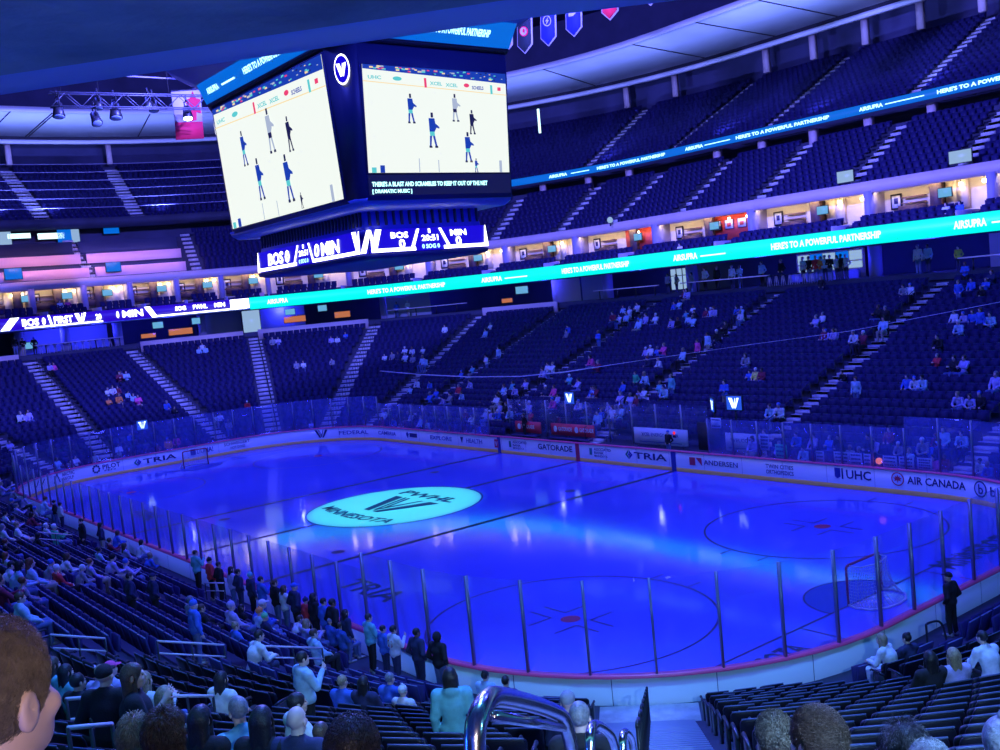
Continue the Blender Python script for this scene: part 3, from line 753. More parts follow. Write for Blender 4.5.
# lower score ribbon
def score(q, big):
    L = np.linalg.norm(np.subtract(q[1], q[0])); H = np.linalg.norm(np.subtract(q[3], q[0]))
    mb = MB(); rect(mb, 0, 0, 1, 1, bil(off(q, .03)), 0); g = bil(off(q, .06)); f = lambda x, y: g(x / L, y / H)
    rect(mb, .02, .0, L * (.36 if not big else .42), H * .16, f, 1); rect(mb, L * (.60 if not big else .58), 0, L - .02, H * .16, f, 1)
    c = L * .49
    if big:
        put_text(mb, 'BOS', f, H * .62, w=1.75, x0=L * .12, y0=H * .22, m=1, bold=.03); put_text(mb, '0', f, H * .62, w=.5, x0=L * .12 + 1.95, y0=H * .22, m=1, bold=.03)
        put_text(mb, '0', f, H * .62, w=.5, x0=c + 1.15, y0=H * .22, m=1, bold=.03); put_text(mb, 'MIN', f, H * .62, w=1.75, x0=c + 1.85, y0=H * .22, m=1, bold=.03)
        w2 = .75
    else:
        put_text(mb, 'BOS', f, H * .28, w=.95, x0=c - 2.15, y0=H * .58, m=1, bold=.03); put_text(mb, '0', f, H * .42, w=.34, x0=c - 1.75, y0=H * .12, m=1, bold=.03)
        put_text(mb, 'MIN', f, H * .28, w=.95, x0=c + 1.2, y0=H * .58, m=1, bold=.03); put_text(mb, '0', f, H * .42, w=.34, x0=c + 1.45, y0=H * .12, m=1, bold=.03)
        w2 = .8
    flat(mb, [(c - w2 - .38, 0), (c - w2 - .2, 0), (c - w2 + .25, H * .96), (c - w2 + .1, H * .96)], f, 1)
    flat(mb, [(c + w2 + .2, 0), (c + w2 + .38, 0), (c + w2 - .1, H * .96), (c + w2 - .25, H * .96)], f, 1)
    put_text(mb, '1', f, H * .2, w=.12, x0=c - .06, y0=H * .75, m=1, bold=.03)
    put_text(mb, '20:51', f, H * .28, w=.95, x0=c, y0=H * .4, m=1, bold=.03, align='c')
    put_text(mb, '0 SOG 0', f, H * .2, w=1., x0=c, y0=H * .06, m=2, bold=.03, align='c')
    # half of the slanted mark at each end
    flat(mb, [(0, 0), (.28, 0), (.05, H), (0, H)], f, 1); flat(mb, [(L, 0), (L - .28, 0), (L - .05, H), (L, H)], f, 1)
    flat(mb, [(.2, .05), (.3, .2), (.62, H), (.48, H)], f, 1) if big is None else None
    mb.obj('score_ribbon', ['led_royal', 'led_white', 'led_blue_text'], sb)
zb, zt = 12.7, 13.72
score([(-5.5, -3.45, zb), (5.2, -3.45, zb), (5.15, -3.38, zt), (-5.45, -3.38, zt)], True)
score([(5.55, -3.15, zb), (5.55, 3.45, zb), (5.5, 3.38, zt), (5.5, -3.1, zt)], False)
score([(5.5, 3.45, zb), (-5.5, 3.45, zb), (-5.45, 3.38, zt), (5.45, 3.38, zt)], True)
score([(-5.55, 3.45, zb), (-5.55, -3.45, zb), (-5.5, -3.38, zt), (-5.5, 3.38, zt)], False)
# the mark wrapped round the corner facing us
q1 = [(4.62, -3.46, zb), (5.2, -3.46, zb), (5.15, -3.39, zt), (4.57, -3.39, zt)]; q2 = [(5.2, -3.46, zb), (5.56, -2.3, zb), (5.51, -2.25, zt), (5.15, -3.39, zt)]
mb = MB(); g = bil(off(q1, .09)); flat(mb, [(.0, 1), (.42, 1), (1., 0), (.62, 0)], g, 0); flat(mb, [(.52, 1), (.62, 1), (1., .3), (1., .14)], g, 0)
g = bil(off([(5.2, -3.46, zb), (5.56, -3.1, zb), (5.51, -3.05, zt), (5.15, -3.39, zt)], .09)); flat(mb, [(0, 0), (.5, 0), (1, .8), (1, 1), (.7, 1)], g, 0)
g = bil(off([(5.56, -3.15, zb), (5.56, -2.5, zb), (5.51, -2.5, zt), (5.51, -3.1, zt)], .09)); flat(mb, [(0, 0), (.36, 0), (.95, 1), (.45, 1), (0, .25)], g, 0)
mb.obj('corner_mark', 'led_white', sb)

# ------------------------------------------------------------------ LED ribbons round the stands
def ribbon(name, d, z0, z1, u0, u1, mats, lab, texts=(), line=True):
    r = empty(name, tuple(p3((u0 + u1) / 2, d, z0)), 0, lab, 'LED ribbon board'); o0 = np.array(r.location)
    mb = sweep([(d - .02, z0), (d - .02, z1), (d + .04, z1), (d + .04, z0)], u0, u1, closed=True); mb.v = [v - o0 for v in mb.v]
    mb.obj('display', mats[0], r)
    H = z1 - z0; sd = lambda u: float(u2s(u, d))
    for t, ul, ur, y, h in texts:
        mb = MB(); s0 = sd(ul); fn = lambda x, yy: tuple(p3(float(s2u(s0 - x, d)), d - .11, z0 + yy) - o0)
        w = s0 - sd(ur)
        if t == '-': rect(mb, 0, y * H, w, (y + h) * H, fn)
        elif t == 'W': put_w(mb, fn, 0, y * H, w, h * H)
        elif t == '/': flat(mb, [(0, 0), (w * .45, 0), (w, H), (w * .55, H)], fn)
        elif t == '\\': flat(mb, [(w * .55, 0), (w, 0), (w * .45, H), (0, H)], fn)
        else: put_text(mb, t, fn, h * H, w=w, y0=y * H, bold=.035)
        mb.obj('lettering' if t not in '-/\\' else 'stripe', mats[1], r)
    return r
HT = "HERE'S TO A POWERFUL PARTNERSHIP"
T = [('AIRSUPRA', 53.5, 52.9, .3, .4), (HT, 50.53, 48.1, .3, .4), ('AIRSUPRA', 46.9, 46.2, .3, .4), ('-', 46.1, 45.3, .42, .08), (HT, 43.99, 35.94, .3, .42),
     ('AIRSUPRA', 31.14, 28.7, .3, .42), ('-', 28.4, 26., .4, .08), (HT, 21.91, 13.4, .3, .42), ('AIRSUPRA', 8.6, 6.6, .3, .42), ('-', 6.3, 4.2, .4, .08), (HT, 0, -4.6, .3, .42)]
ribbon('ribbon_board', 20.0, 11.18, 12.34, UA, 54.0, ['led_teal', 'led_text'], 'long glowing teal ribbon display below the suites on the far stands', T)
T = [(HT, 52.3, 50, .28, .44), ('AIRSUPRA', 46.65, 46.2, .28, .44), ('-', 46.1, 45.64, .42, .1), (HT, 45.44, 42.8, .28, .44), ('AIRSUPRA', 40.3, 38.2, .28, .44), ('-', 38., 35.1, .42, .1), (HT, 34.46, 25.1, .28, .44),
     ('AIRSUPRA', 22.42, 20.4, .28, .44), ('-', 20.2, 17.05, .42, .1), (HT, 16.05, 7., .28, .44), ('AIRSUPRA', 4.5, 2.5, .28, .44)]
ribbon('ribbon_board', 32.98, 21.5, 22.2, UA, 47.6, ['led_blue', 'led_blue_text'], 'thin bright blue ribbon display along the upper deck edge', T)
T = [('/', 66.9, 66.4, 0, 1), ('BOS', 66.35, 65.45, .22, .62), ('0', 65.2, 64.9, .22, .62), ('\\', 64.7, 64.3, 0, 1), ('FIRST', 64.2, 62.6, .22, .62), ('W', 62.4, 61.4, .05, .9), ('20', 60.6, 60.1, .25, .5), ('-', 66.3, 60.0, .02, .12),
     ('0', 58.75, 58.5, .22, .62), ('MIN', 58.2, 57.0, .22, .62), ('\\', 56.95, 56.6, 0, 1), ('-', 56.7, 54.1, .02, .14), ('SOG', 56.1, 55.8, .4, .4), ('PWHL', 55.6, 55.2, .4, .4), ('MIN', 55., 54.7, .4, .4), ('-', 54.55, 54.02, .05, .9), ('/', 71., 70.4, 0, 1), ('-', 70.4, 67., .02, .14)]
ribbon('ribbon_board', 20.0, 11.3, 12.34, 54.0, UB, ['led_purple', 'led_white'], 'violet and white score ribbon display reading BOS 0 and MIN 0', T)
_nr = ribbon('trim_near_ribbon', 20.0, 11.26, 12.34, UB + .1, 146., ['led_teal', 'led_text'], None, [(HT, q + 8, q, .3, .42) for q in (76, 92, 108, 124)])
_nr['kind'] = 'structure'; del _nr['category']
# ------------------------------------------------------------------ local frames on the ring: x to the right seen from the ice, y outwards, z up
class Fr:
    def __init__(s, u, d, z):
        s.o = p3(u, d, z); a = ang(u); s.a = a - PI / 2; s.x = np.array([math.sin(a), -math.cos(a), 0]); s.y = np.array([math.cos(a), math.sin(a), 0])
    def __call__(s, x, y, z): return tuple(s.o + s.x * x + s.y * y + np.array([0, 0, z]))
def boxes(name, fr, L, mats, parent=None):
    """L: (cx,cy,cz,sx,sy,sz,mat index) in a local frame; object origin at the frame"""
    mb = MB()
    for cx, cy, cz, sx, sy, sz, m in L: mb.box((cx, cy, cz), (sx, sy, sz), 0, m)
    o = mb.obj(name, mats, parent)
    if parent is None: o.location = fr.o; o.rotation_euler = (0, 0, fr.a)
    return o
WHERE = []
def locword(u):
    return ('near the wide stairs at the picture edge' if u < 11 else 'above the concession stand' if u < 20 else 'above the drink rail' if u < 34 else 'above the middle stairs of the far side' if u < 44
            else 'beside the scoreboard edge' if u < 48 else 'under the scoreboard' if u < 53.6 else 'over the violet score ribbon' if u < 58 else 'at the far end by the pink loges')
# ------------------------------------------------------------------ suites
SUC = [-2., 8.9, 17.6, 27.8, 38.04, 44.93, 47.03, 49.2, 51.35, 53.43, 54.59, 55.69, 56.82, 59.73, 64.42, 66.8, 69.2]
for i, u in enumerate(SUC):
    f = Fr(u, 24.6, 12.4); L = [(0, 1.7, 1.3, .5, 1.9, 2.6, 0), (0, -2.0, -.1, .14, 3.4, .8, 0)]
    S(boxes('wall_suite_divider', f, L, ['suite_div']))
nid = 0
ORD = ['first', 'second', 'third', 'fourth', 'fifth', 'sixth', 'seventh', 'eighth', 'ninth', 'tenth', 'eleventh', 'twelfth', 'thirteenth', 'fourteenth', 'fifteenth', 'sixteenth', 'seventeenth', 'eighteenth']
def chk(u): return UA < u < UB
for i in range(len(SUC) - 1):
    ur, ul = SUC[i], SUC[i + 1]; um = ur * .53 + ul * .47; dS = 27.1
    red = i == 3 or i == 4
    # dark partition with a television on its wall
    f = Fr(um, 26.6, 12.5); S(boxes('wall_suite_partition', f, [(0, .1, 1.2, .4, 1., 2.4, 0), (.0, -.45, 1.2, .8, .12, 2.4, 0)], ['suite_dark']))
    tv = Fr(um, 25.95, 14.15); w = .8
    t = empty('television', tuple(tv(.75, 0, 0)), tv.a, 'lit cyan television in the %s suite counted from the right' % ORD[i], 'television', None)
    boxes('casing', tv, [(0, .03, 0, 1., .08, .66, 0)], ['dark'], t); boxes('display', tv, [(0, -.02, 0, .92, .02, .58, 0)], ['tv_cyan'], t)
    # hanging warm lamps
    sl, sr = float(u2s(ul, dS)), float(u2s(ur, dS)); W = sl - sr
    ub = float(s2u(sl - .25 * W, dS)); ua_ = float(s2u(sl - .75 * W, dS))
    for q, uu in enumerate((float(s2u(sl - .70 * W, dS)), float(s2u(sl - .88 * W, dS)))):
        f = Fr(uu, 26.7, 14.72); o = empty('pendant_lamp', tuple(f.o), f.a, 'warm pendant lamp hanging in the %s suite counted from the right' % ORD[i], 'lamp', 'pendant lamps of the %s suite' % ORD[i])
        MB().tube([(0, 0, .28), (0, 0, .0)], .015, 6).obj('stem', 'dark', o); MB().lathe([(.03, 0), (.12, -.04), (.14, -.16), (.1, -.24), (.02, -.26)], 10).obj('shade', 'warm_lamp', o, True)
    # back wall furnishing: framed picture and dark shelf to one side, plain or red panel to the other
    f = Fr(ub if i % 2 else ua_, dS, 13.0)
    if red:
        S(boxes('trim_red_panel', Fr(ua_ if i == 4 else float(s2u(sl - .7 * W, dS)), 26.7, 13.), [(0, 0, .9, W * .42, .06, 2.0, 0)], ['suite_red']))
        if i == 3:
            for k, x in enumerate((-1.3, 0., 1.3)):
                ff = Fr(float(s2u(sl - .7 * W, dS)), 26.63, 14.15); o = empty('framed_picture', ff(x, 0, 0), ff.a, 'white framed picture on the red suite wall, %s of three' % ('first second third'.split()[k]), 'picture')
                boxes('frame', ff, [(0, 0, 0, .9, .05, .8, 0)], ['dark'], o); boxes('sheet', ff, [(0, -.035, 0, .8, .02, .7, 0), (.0, -.05, -.05, .4, .01, .3, 1)], ['white', 'suite_red'], o)
    ff = Fr(float(s2u(sl - .14 * W, dS)), dS - .05, 14.05)
    o = empty('framed_picture', ff(0, 0, 0), ff.a, 'dark framed picture on the wall of the %s suite counted from the right' % ORD[i], 'picture')
    boxes('frame', ff, [(0, 0, 0, .85, .06, 1.1, 0)], ['dark'], o); boxes('sheet', ff, [(0, -.04, 0, .62, .02, .85, 0), (0, -.055, .05, .3, .01, .4, 1)], ['white', 'ad_dark'], o)
    ff = Fr(float(s2u(sl - .30 * W, dS)), dS - .2, 13.95)
    o = empty('wall_shelf', ff(0, 0, 0), ff.a, 'dark wood bar shelf in the %s suite counted from the right' % ORD[i], 'shelf')
    boxes('board', ff, [(0, 0, .3, 1.7, .35, .08, 0), (0, 0, -.1, 1.7, .35, .08, 0)], ['wood'], o); boxes('counter', ff, [(0, -.2, -.6, 1.9, .5, .7, 0)], ['suite_dark'], o)
    ff = Fr(float(s2u(sl - .62 * W, dS)), dS - .12, 14.)
    o = empty('wall_cabinet', ff(.3, 0, 0), ff.a, 'pale built-in cabinet in the %s suite counted from the right' % ORD[i], 'cabinet')
    boxes('body', ff, [(0, 0, 0, 1.5, .25, 1.9, 0)], ['suite_wall'], o); boxes('door', ff, [(-.38, -.14, 0, .7, .03, 1.8, 0)], ['suite_wall'], o); boxes('door', ff, [(.38, -.14, 0, .7, .03, 1.8, 0)], ['suite_wall'], o)
    # short stairs down between the seats
    f = Fr(float(s2u(sl - .06 * W, 22.)), 20.5, 11.7); S(boxes('floor_suite_stairs', f, [(.7, .4 + .5 * k, .02 + .2 * k, 1., .5, .16, 0) for k in range(6)], ['pink_wall']))
# added warm strip, tucked behind the fascia, that lights the suites
cl = empty('added_suite_strip', tuple(p3(40, 26.4, 14.96)), 0, 'warm strip light along the ceiling of the lit suites', 'light'); o0 = np.array(cl.location)
mb = sweep([(25.93, 14.95), (25.93, 14.99), (26.05, 14.99), (26.05, 14.95)], UA, UB, closed=True); mb.v = [v - o0 for v in mb.v]; mb.obj('tube', 'warm_strip', cl)
# club loges at the far end: pink fronts with dark counters
for a, b, n in ((55.35, 57.95, 'by the scoreboard'), (58.55, 66.4, 'toward the picture edge')):
    for d, z0, z1, w in ((27.0, 15.3, 16.75, 'lower'), (29.3, 17.0, 18.25, 'upper')):
        o = empty('loge_bench', tuple(p3((a + b) / 2, d, z0)), 0, '%s tier of pink fronted loge seating %s' % (w, n), 'loge'); o0 = np.array(o.location)
        mb = sweep([(d, z0), (d, z1), (d + .12, z1), (d + .12, z0)], a, b, closed=True); mb.v = [v - o0 for v in mb.v]; mb.obj('front', 'pink_wall', o)
        mb = sweep([(d + .1, z0), (d + .1, z1 - .1), (d + 2.1, z1 + .1), (d + 2.1, z0)], a, b, closed=True); mb.v = [v - o0 for v in mb.v]; mb.obj('counter', 'carpet', o)
        mb = sweep([(d + 1.9, z0), (d + 1.9, z1 + .35), (d + 2.05, z1 + .35), (d + 2.05, z0)], a, b, closed=True); mb.v = [v - o0 for v in mb.v]; mb.obj('seat_back', 'suite_seat', o)
    S(sweep([(31.6, 17.), (31.6, 19.7), (31.8, 19.7), (31.8, 17.)], a, b, closed=True).obj('wall_loge', 'suite_seat'))
# small lit boards in the club level
def board(name, u, d, z, w, h, face, lab, cat, back='dark', txt=None, tm=None):
    f = Fr(u, d, z); o = empty(name, f(0, 0, 0), f.a, lab, cat)
    boxes('casing', f, [(0, .05, 0, w + .1, .1, h + .1, 0)], [back], o); boxes('display', f, [(0, -.01, 0, w, .02, h, 0)], [face], o)
    if txt:
        mb = MB(); put_text(mb, txt, lambda x, y: (x, -.03, y), h * .5, w=w * .8, y0=-h * .25, align='c', m=0); mb.obj('lettering', tm, o)
    return o
for px, py, w, h, face, n in ((13, 274, 1.5, 1.0, 'led_blue', 'blue'), (113, 267, 1.4, .9, 'led_blue', 'blue')):
    P = at(px, py, X=-30.48 - 26.6); u, d = inv(P[0], P[1]); board('sign_board', u, 26.5, P[2], w, h, face, 'small blue lit sign on the rail under the pink loges, %s stairs' % ('by the picture edge' if px < 50 else 'by the middle'), 'sign')
for px, py, w, h, face, n in ((2, 233, 1.6, 3., 'menu_white', 'pale'), (71, 232, 1.6, 2.4, 'menu_white', 'pale upright'), (19, 236, 2.2, .5, 'tv_white', 'thin white'), (51, 236, 2.6, .6, 'tv_white', 'wide white'), (64, 233, 1.4, 2.2, 'led_blue', 'blue upright'),
                         (111, 228, 1.6, 1.2, 'led_blue', 'small blue'), (169, 227, 6.0, 3., 'led_blue', 'broad blue')):
    P = at(px, py, X=-30.48 - 36.5); u, d = inv(P[0], P[1]); board('wall_screen', u, d, P[2], w, h, face, n + ' lit screen in the dark concourse behind the pink loges', 'screen')
for px, py in ((838, 178), (846 + 3, 178), (961, 157), (890, 162)):
    pass
for px, py, w in ((846, 178, 1.3), (961, 158, 1.5)):
    P = at(px, py, Y=12.95 + 25.9); u, d = inv(P[0], P[1]); board('sign_board', u, 25.8, P[2] + .1, w, .8, 'menu_white', 'pale blue lit section sign on the club fascia at the stairs, %s' % ('nearer the picture edge' if px > 900 else 'beside the red suite'), 'sign')

# ------------------------------------------------------------------ concourse level behind the lower bowl
def lit_wall(u0, u1, d, z0, z1, m): S(sweep([(d, z0), (d, z1)], u0, u1).obj('wall_lounge', m))
dm('lounge_grey', (.35, .36, .5), .7); dm('lounge_warm', (.6, .48, .36), .7)
lit_wall(44.1, 44.95, 26., 8.6, 11.15, 'lounge_grey'); lit_wall(45., 45.85, 26., 8.6, 11.15, 'lounge_warm'); lit_wall(49.2, 50.4, 25., 8.6, 11.15, 'lounge_grey'); lit_wall(57.3, 65.6, 28., 8.6, 11.15, 'lounge_grey'); lit_wall(8.2, 10., 27, 8.6, 11.15, 'lounge_warm')
lit_wall(52.6, 53.9, 26., 8.6, 11.15, 'lounge_grey'); lit_wall(54.2, 55.1, 26., 8.6, 11.15, 'lounge_grey')
for u in (66.0, 62.0, 57.25, 55.2, 53.95, 50.5, 44.0, 34.2, 17.3):
    S(boxes('pillar', Fr(u, 25.4, 8.6), [(0, 0, 1.28, .7, .7, 2.56, 0)], ['suite_div']))
for u, d, z, w, h, face, lab in ((55.75, 25., 9.7, 2.3, .6, 'orange_dim', 'dim orange lit bar in the lounge under the violet ribbon'), (56.55, 25., 9.6, 1.4, .4, 'orange_dim', 'small orange lit counter in the lounge by the far goal stairs'), (52.85, 25., 9.8, 2.2, .6, 'orange_dim', 'dim orange lit bar in the lounge under the scoreboard'),
                          (51.6, 25., 9.8, 1.6, .6, 'orange_dim', 'short orange lit bar beside the pale corner wall'), (47.1, 25.5, 9.6, 1.2, .4, 'orange_dim', 'orange lit counter under the teal ribbon beside the scoreboard'),
                          (56.3, 24.8, 10.55, 1.0, .6, 'tv_cyan', 'cyan screen in the lounge under the violet ribbon by the far stairs'), (55.35, 24.8, 10.6, .8, .6, 'tv_cyan', 'small cyan screen under the end of the violet ribbon'), (52.95, 24.8, 10.6, 1., .6, 'tv_cyan', 'cyan screen under the scoreboard base'),
                          (52.1, 24.8, 10.65, .9, .6, 'tv_cyan', 'second cyan screen under the scoreboard base, next to the orange bar'), (46.6, 25.2, 10.5, 1.4, .7, 'tv_cyan', 'cyan screen above the lounge counter right under the teal ribbon'), (64.7, 27.5, 9.8, 1.2, .6, 'tv_cyan', 'blue screen in the grey lounge at the far end')):
    board('wall_screen', u, d, z, w, h, face, lab, 'screen')
# portal beside the violet ribbon: lit cyan poster
board('poster_case', 53.98, 22.6, 9.9, 1.7, 2.4, 'menu_white', 'bright pale cyan poster case at the top of the far corner stairs', 'sign')
# kitchen window and concession stand
f = Fr(37.5, 28., 8.6); o = empty('kitchen_window', f(0, 0, 0), f.a, 'bright windowed kitchen front behind the drink rail', 'kitchen')
boxes('pane', f, [(0, 0, 1.5, 2.8, .08, 1.8, 0)], ['menu_white'], o); boxes('mullion', f, [(x, -.06, 1.5, .07, .05, 1.8, 0) for x in (-1.4, -.7, 0, .7, 1.4)] + [(0, -.06, 1.8, 2.8, .05, .06, 0)], ['dark'], o)
f = Fr(23.3, 28.6, 8.6); o = empty('concession_stand', f(0, 0, 0), f.a, 'bright concession stand with menu boards behind the upper rows of the far side', 'concession stand')
boxes('back_wall', f, [(0, .3, 1.28, 6., .1, 2.5, 0)], ['lounge_warm'], o); boxes('counter', f, [(0, -.6, .5, 6., .5, 1., 0)], ['suite_div'], o)
for k, (x, m) in enumerate(((-2.3, 'menu_white'), (-1.15, 'led_blue'), (0, 'menu_white'), (1.15, 'led_blue'), (2.3, 'menu_white'))): boxes('menu_board', f, [(x, .2, 2.05, 1.05, .05, .7, 0)], [m], o)
boxes('light_panel', f, [(0, .22, 1.35, 5.6, .04, .5, 0)], ['menu_white'], o)
# drink rails with light counters
def drink_rail(u0, u1, lab):
    o = empty('drink_rail', tuple(p3((u0 + u1) / 2, 22.6, 8.6)), 0, lab, 'drink rail'); o0 = np.array(o.location)
    mb = sweep([(22.4, 9.72), (22.4, 9.80), (22.85, 9.80), (22.85, 9.72)], u0, u1, closed=True); mb.v = [v - o0 for v in mb.v]; mb.obj('counter', 'rail_light', o)
    for u in np.arange(u0 + .3, u1, 2.2 if u1 < 44 or u0 > 57 else .6): MB().box(tuple(p3(u, 22.6, 9.3) - o0), (.08, .08, .84), ang(u)).obj('post', 'blackmetal', o)
drink_rail(35.6, 43.1, 'pale counter rail behind the top row left of the kitchen window'); drink_rail(24.4, 32.9, 'long pale counter rail between the kitchen window and the concession stand'); drink_rail(2., 9.8, 'pale counter rail at the top row beyond the wide far stairs')
drink_rail(57.6, 65.4, 'dark railed counter above the far goal seats'); drink_rail(47.9, 50.2, 'thin pale counter rail in the curved corner under the scoreboard')
def stool(u, d):
    f = Fr(u, d, 8.95); o = empty('bar_stool', f(0, 0, 0), f.a)
    MB().lathe([(.2, .72), (.21, .78), (.02, .8)], 10).obj('seat', 'arm', o); mb = MB()
    for a in range(4): mb.bar((.16 * math.cos(a * PI / 2 + .8), .16 * math.sin(a * PI / 2 + .8), 0), (.06 * math.cos(a * PI / 2 + .8), .06 * math.sin(a * PI / 2 + .8), .73), .03)
    mb.obj('leg_frame', 'rail_light', o); return o
for k, u in enumerate(np.concatenate([np.linspace(58., 64.8, 12), np.linspace(20.4, 24., 7)])):
    o = stool(float(u), 22.2 if u < 30 else 23.2); e = u > 30
    tag(o, 'dark bar stool in the row along the railed counter above the far goal' if e else 'bar stool in the row before the concession stand rail', 'stool', 'stools above the far goal' if e else 'stools by the concession stand')

# ------------------------------------------------------------------ benches on the far side
for u0, u1, n, lab in ((22.9, 26.9, 'long', 'long red bench wall with white GATORADE lettering behind the players gap'), (28.0, 30.6, 'short', 'shorter red bench wall with white GATORADE lettering beside the glass')):
    f = Fr((u0 + u1) / 2, 2.35, .4); W = u1 - u0; o = empty('bench_wall', f(0, 0, 0), f.a, lab, 'bench wall')
    boxes('panel', f, [(0, 0, .95, W, .1, .75, 0)], ['bench_red'], o); boxes('bench_seat', f, [(0, -.35, .45, W, .4, .08, 0)], ['ad_dark'], o)
    mb = MB(); n_ = 2 if W > 3 else 1
    for k in range(n_):
        x0 = -W / 2 + .25 + k * W / n_; flat(mb, disc_pts(x0 + .18, .98, .18, .2, 16), lambda x, y: (x, -.06, y)); put_text(mb, 'GATORADE', lambda x, y: (x, -.06, y), .26, w=1.3, x0=x0 + .46, y0=.86, bold=.03)
    mb.obj('lettering', 'white', o)
for (u0, u1, lab, t) in ((15.2, 19.3, 'white banner wall behind the penalty bench', 'XCEL ENERGY CENTER'), (10.2, 12.5, 'pale notice wall beside the dark rink door', 'WELCOME')):
    f = Fr((u0 + u1) / 2, 2.2, .4); W = u1 - u0; o = empty('bench_wall', f(0, 0, 0), f.a, lab, 'bench wall')
    boxes('panel', f, [(0, 0, .95, W, .08, .95, 0)], ['poster'], o); mb = MB(); put_text(mb, t, lambda x, y: (x, -.05, y), .2, w=W * .7, x0=0, y0=.95, align='c'); rect(mb, -W * .4, .6, W * .4, .64, lambda x, y: (x, -.05, y)); mb.obj('lettering', 'ad_blue', o)
f = Fr(13.9, 1.9, .4); S(boxes('door_1', f, [(0, .6, .9, 1.5, .1, 1.9, 0)], ['dark'])); f = Fr(27.4, 2.4, .4); S(boxes('door_2', f, [(0, .4, .9, 1., .1, 1.9, 0)], ['dark']))
# glass behind the benches
for u in np.arange(14.9, 31., 1.95):
    f = Fr(float(u), 2.55, .4); o = boxes('rink_glass', f, [(0, 0, 1.65, 1.9, .014, 2.2, 0)], ['glass']); tag(o, 'clear glass pane standing behind the players benches', 'rink glass', 'glass panes behind the benches')
    o = boxes('glass_post', f, [(-.975, 0, 1.4, .06, .08, 2.75, 0)], ['aluminium']); tag(o, 'slim post between glass panes behind the players benches', 'post', 'glass posts behind the benches')
# illuminated team-mark screens
def wscreen(px, py, u, d, w, h, lab, tilt=0.):
    f = Fr(u, d, 0); q = at(px, py, Y=f.o[1]) if -21 < f.o[0] < 22 else at(px, py, X=f.o[0]); o = empty('mark_screen', (f.o[0], f.o[1], q[2]), f.a + tilt, lab, 'screen')
    boxes('casing', f, [(0, .06, 0, w + .1, .1, h + .1, 0)], ['dark'], o); boxes('display', f, [(0, -.01, 0, w, .02, h, 0)], ['w_screen'], o)
    mb = MB(); put_w(mb, lambda x, y: (x, -.03, y), -w * .36, -h * .38, w * .72, h * .76); mb.obj('emblem', 'w_mark', o)
    mb = MB(); mb.box((0, .08, -h / 2 - .5), (.08, .08, 1.)); mb.obj('stand', 'blackmetal', o)
wscreen(734, 403, 12.75, 3.4, 1.0, .75, 'bright screen with a glowing white W above the notice wall, facing the ice'); wscreen(712, 405, 14.1, 3.2, .9, .7, 'angled screen with a glowing W beside the dark rink door', -.7)
wscreen(568, 398, 26.1, 3.4, .85, .75, 'bright screen with a glowing white W above the red bench wall'); wscreen(143, 425, 63.2, 2.9, .8, .7, 'small bright screen with a glowing W behind the far goal glass')
# safety net over the end zone: the thin cable hung across the stands
P = [at(x, y, Y=15.5) for x, y in ((380, 371), (420, 374.5), (470, 377), (520, 376.5), (565, 372), (640, 360.5), (740, 346), (850, 331), (1000, 302), (1080, 287))]
tag(MB().tube(P, [.04] * 5 + [.012] * 5, 6).obj('net_cable', 'rope'), 'thin pale cable sagging across the far stands', 'cable')

# ------------------------------------------------------------------ overhead: lighting truss, banners, flag
def truss(a, b, lab, drop):
    a = np.asarray(a, float); b = np.asarray(b, float); o = empty('lighting_truss', tuple((a + b) / 2), 0, lab, 'truss'); c = (a + b) / 2; L = np.linalg.norm(b - a); d = (b - a) / L
    s = np.cross(d, (0, 0, 1.)); mb = MB(); n = int(L / .8)
    for sx in (-.25, .25):
        for z in (0, -.8): mb.tube([a + s * sx - c + (0, 0, z), b + s * sx - c + (0, 0, z)], .045, 6)
    mb.obj('chord', 'truss_grey', o); mb = MB()
    for k in range(n):
        p, q = a + d * L * k / n - c, a + d * L * (k + 1) / n - c
        for sx in (-.25, .25): mb.tube([p + s * sx + (0, 0, 0 if k % 2 else -.8), q + s * sx + (0, 0, -.8 if k % 2 else 0)], .025, 5)
    mb.obj('lacing', 'truss_grey', o); mb = MB()
    for t in drop: mb.tube([a + d * L * t - c, a + d * L * t - c + (0, 0, 12)], .03, 5)
    mb.obj('hanger', 'blackmetal', o)
XT = -18.
ta, tb = at(49, 93, X=XT), at(206, 96, X=XT + 1); truss(ta, tb, 'grey lighting truss hung with spotlights below the roof', (.07, .3, .75))
def spot(px, py, k, lab, aim=(.3, -.1, -1), s=1., lit=False, x=XT):
    P = at(px, py, X=x); o = empty('stage_light', tuple(P), 0, lab, 'stage light'); ax = Vector(aim).normalized()
    MB().lathe([(.10 * s, .28 * s), (.2 * s, .2 * s), (.22 * s, -.1 * s), (.28 * s, -.42 * s), (.25 * s, -.44 * s)], 12, axis=tuple(-ax)).obj('housing', 'blackmetal', o, True)
    p = np.array(ax) * .44 * s; MB().lathe([(.24 * s, 0), (.2 * s, .02 * s), (.01, .03 * s)], 12, c=tuple(p), axis=tuple(ax)).obj('lens', 'spot_core' if lit else 'lens', o)
    mb = MB(); mb.bar((-.26 * s, 0, 0), (-.26 * s, 0, .5 * s), .06); mb.bar((.26 * s, 0, 0), (.26 * s, 0, .5 * s), .06); mb.bar((-.3 * s, 0, .5 * s), (.3 * s, 0, .5 * s), .06); mb.bar((0, 0, .5 * s), (0, 0, .8 * s), .08); mb.obj('yoke', 'blackmetal', o)
spot(58, 108, 0, 'black stage light at the free end of the truss', s=1.3); spot(98, 102, 1, 'small black stage light second along the truss'); spot(115, 109, 2, 'large black stage light third along the truss', s=1.4)
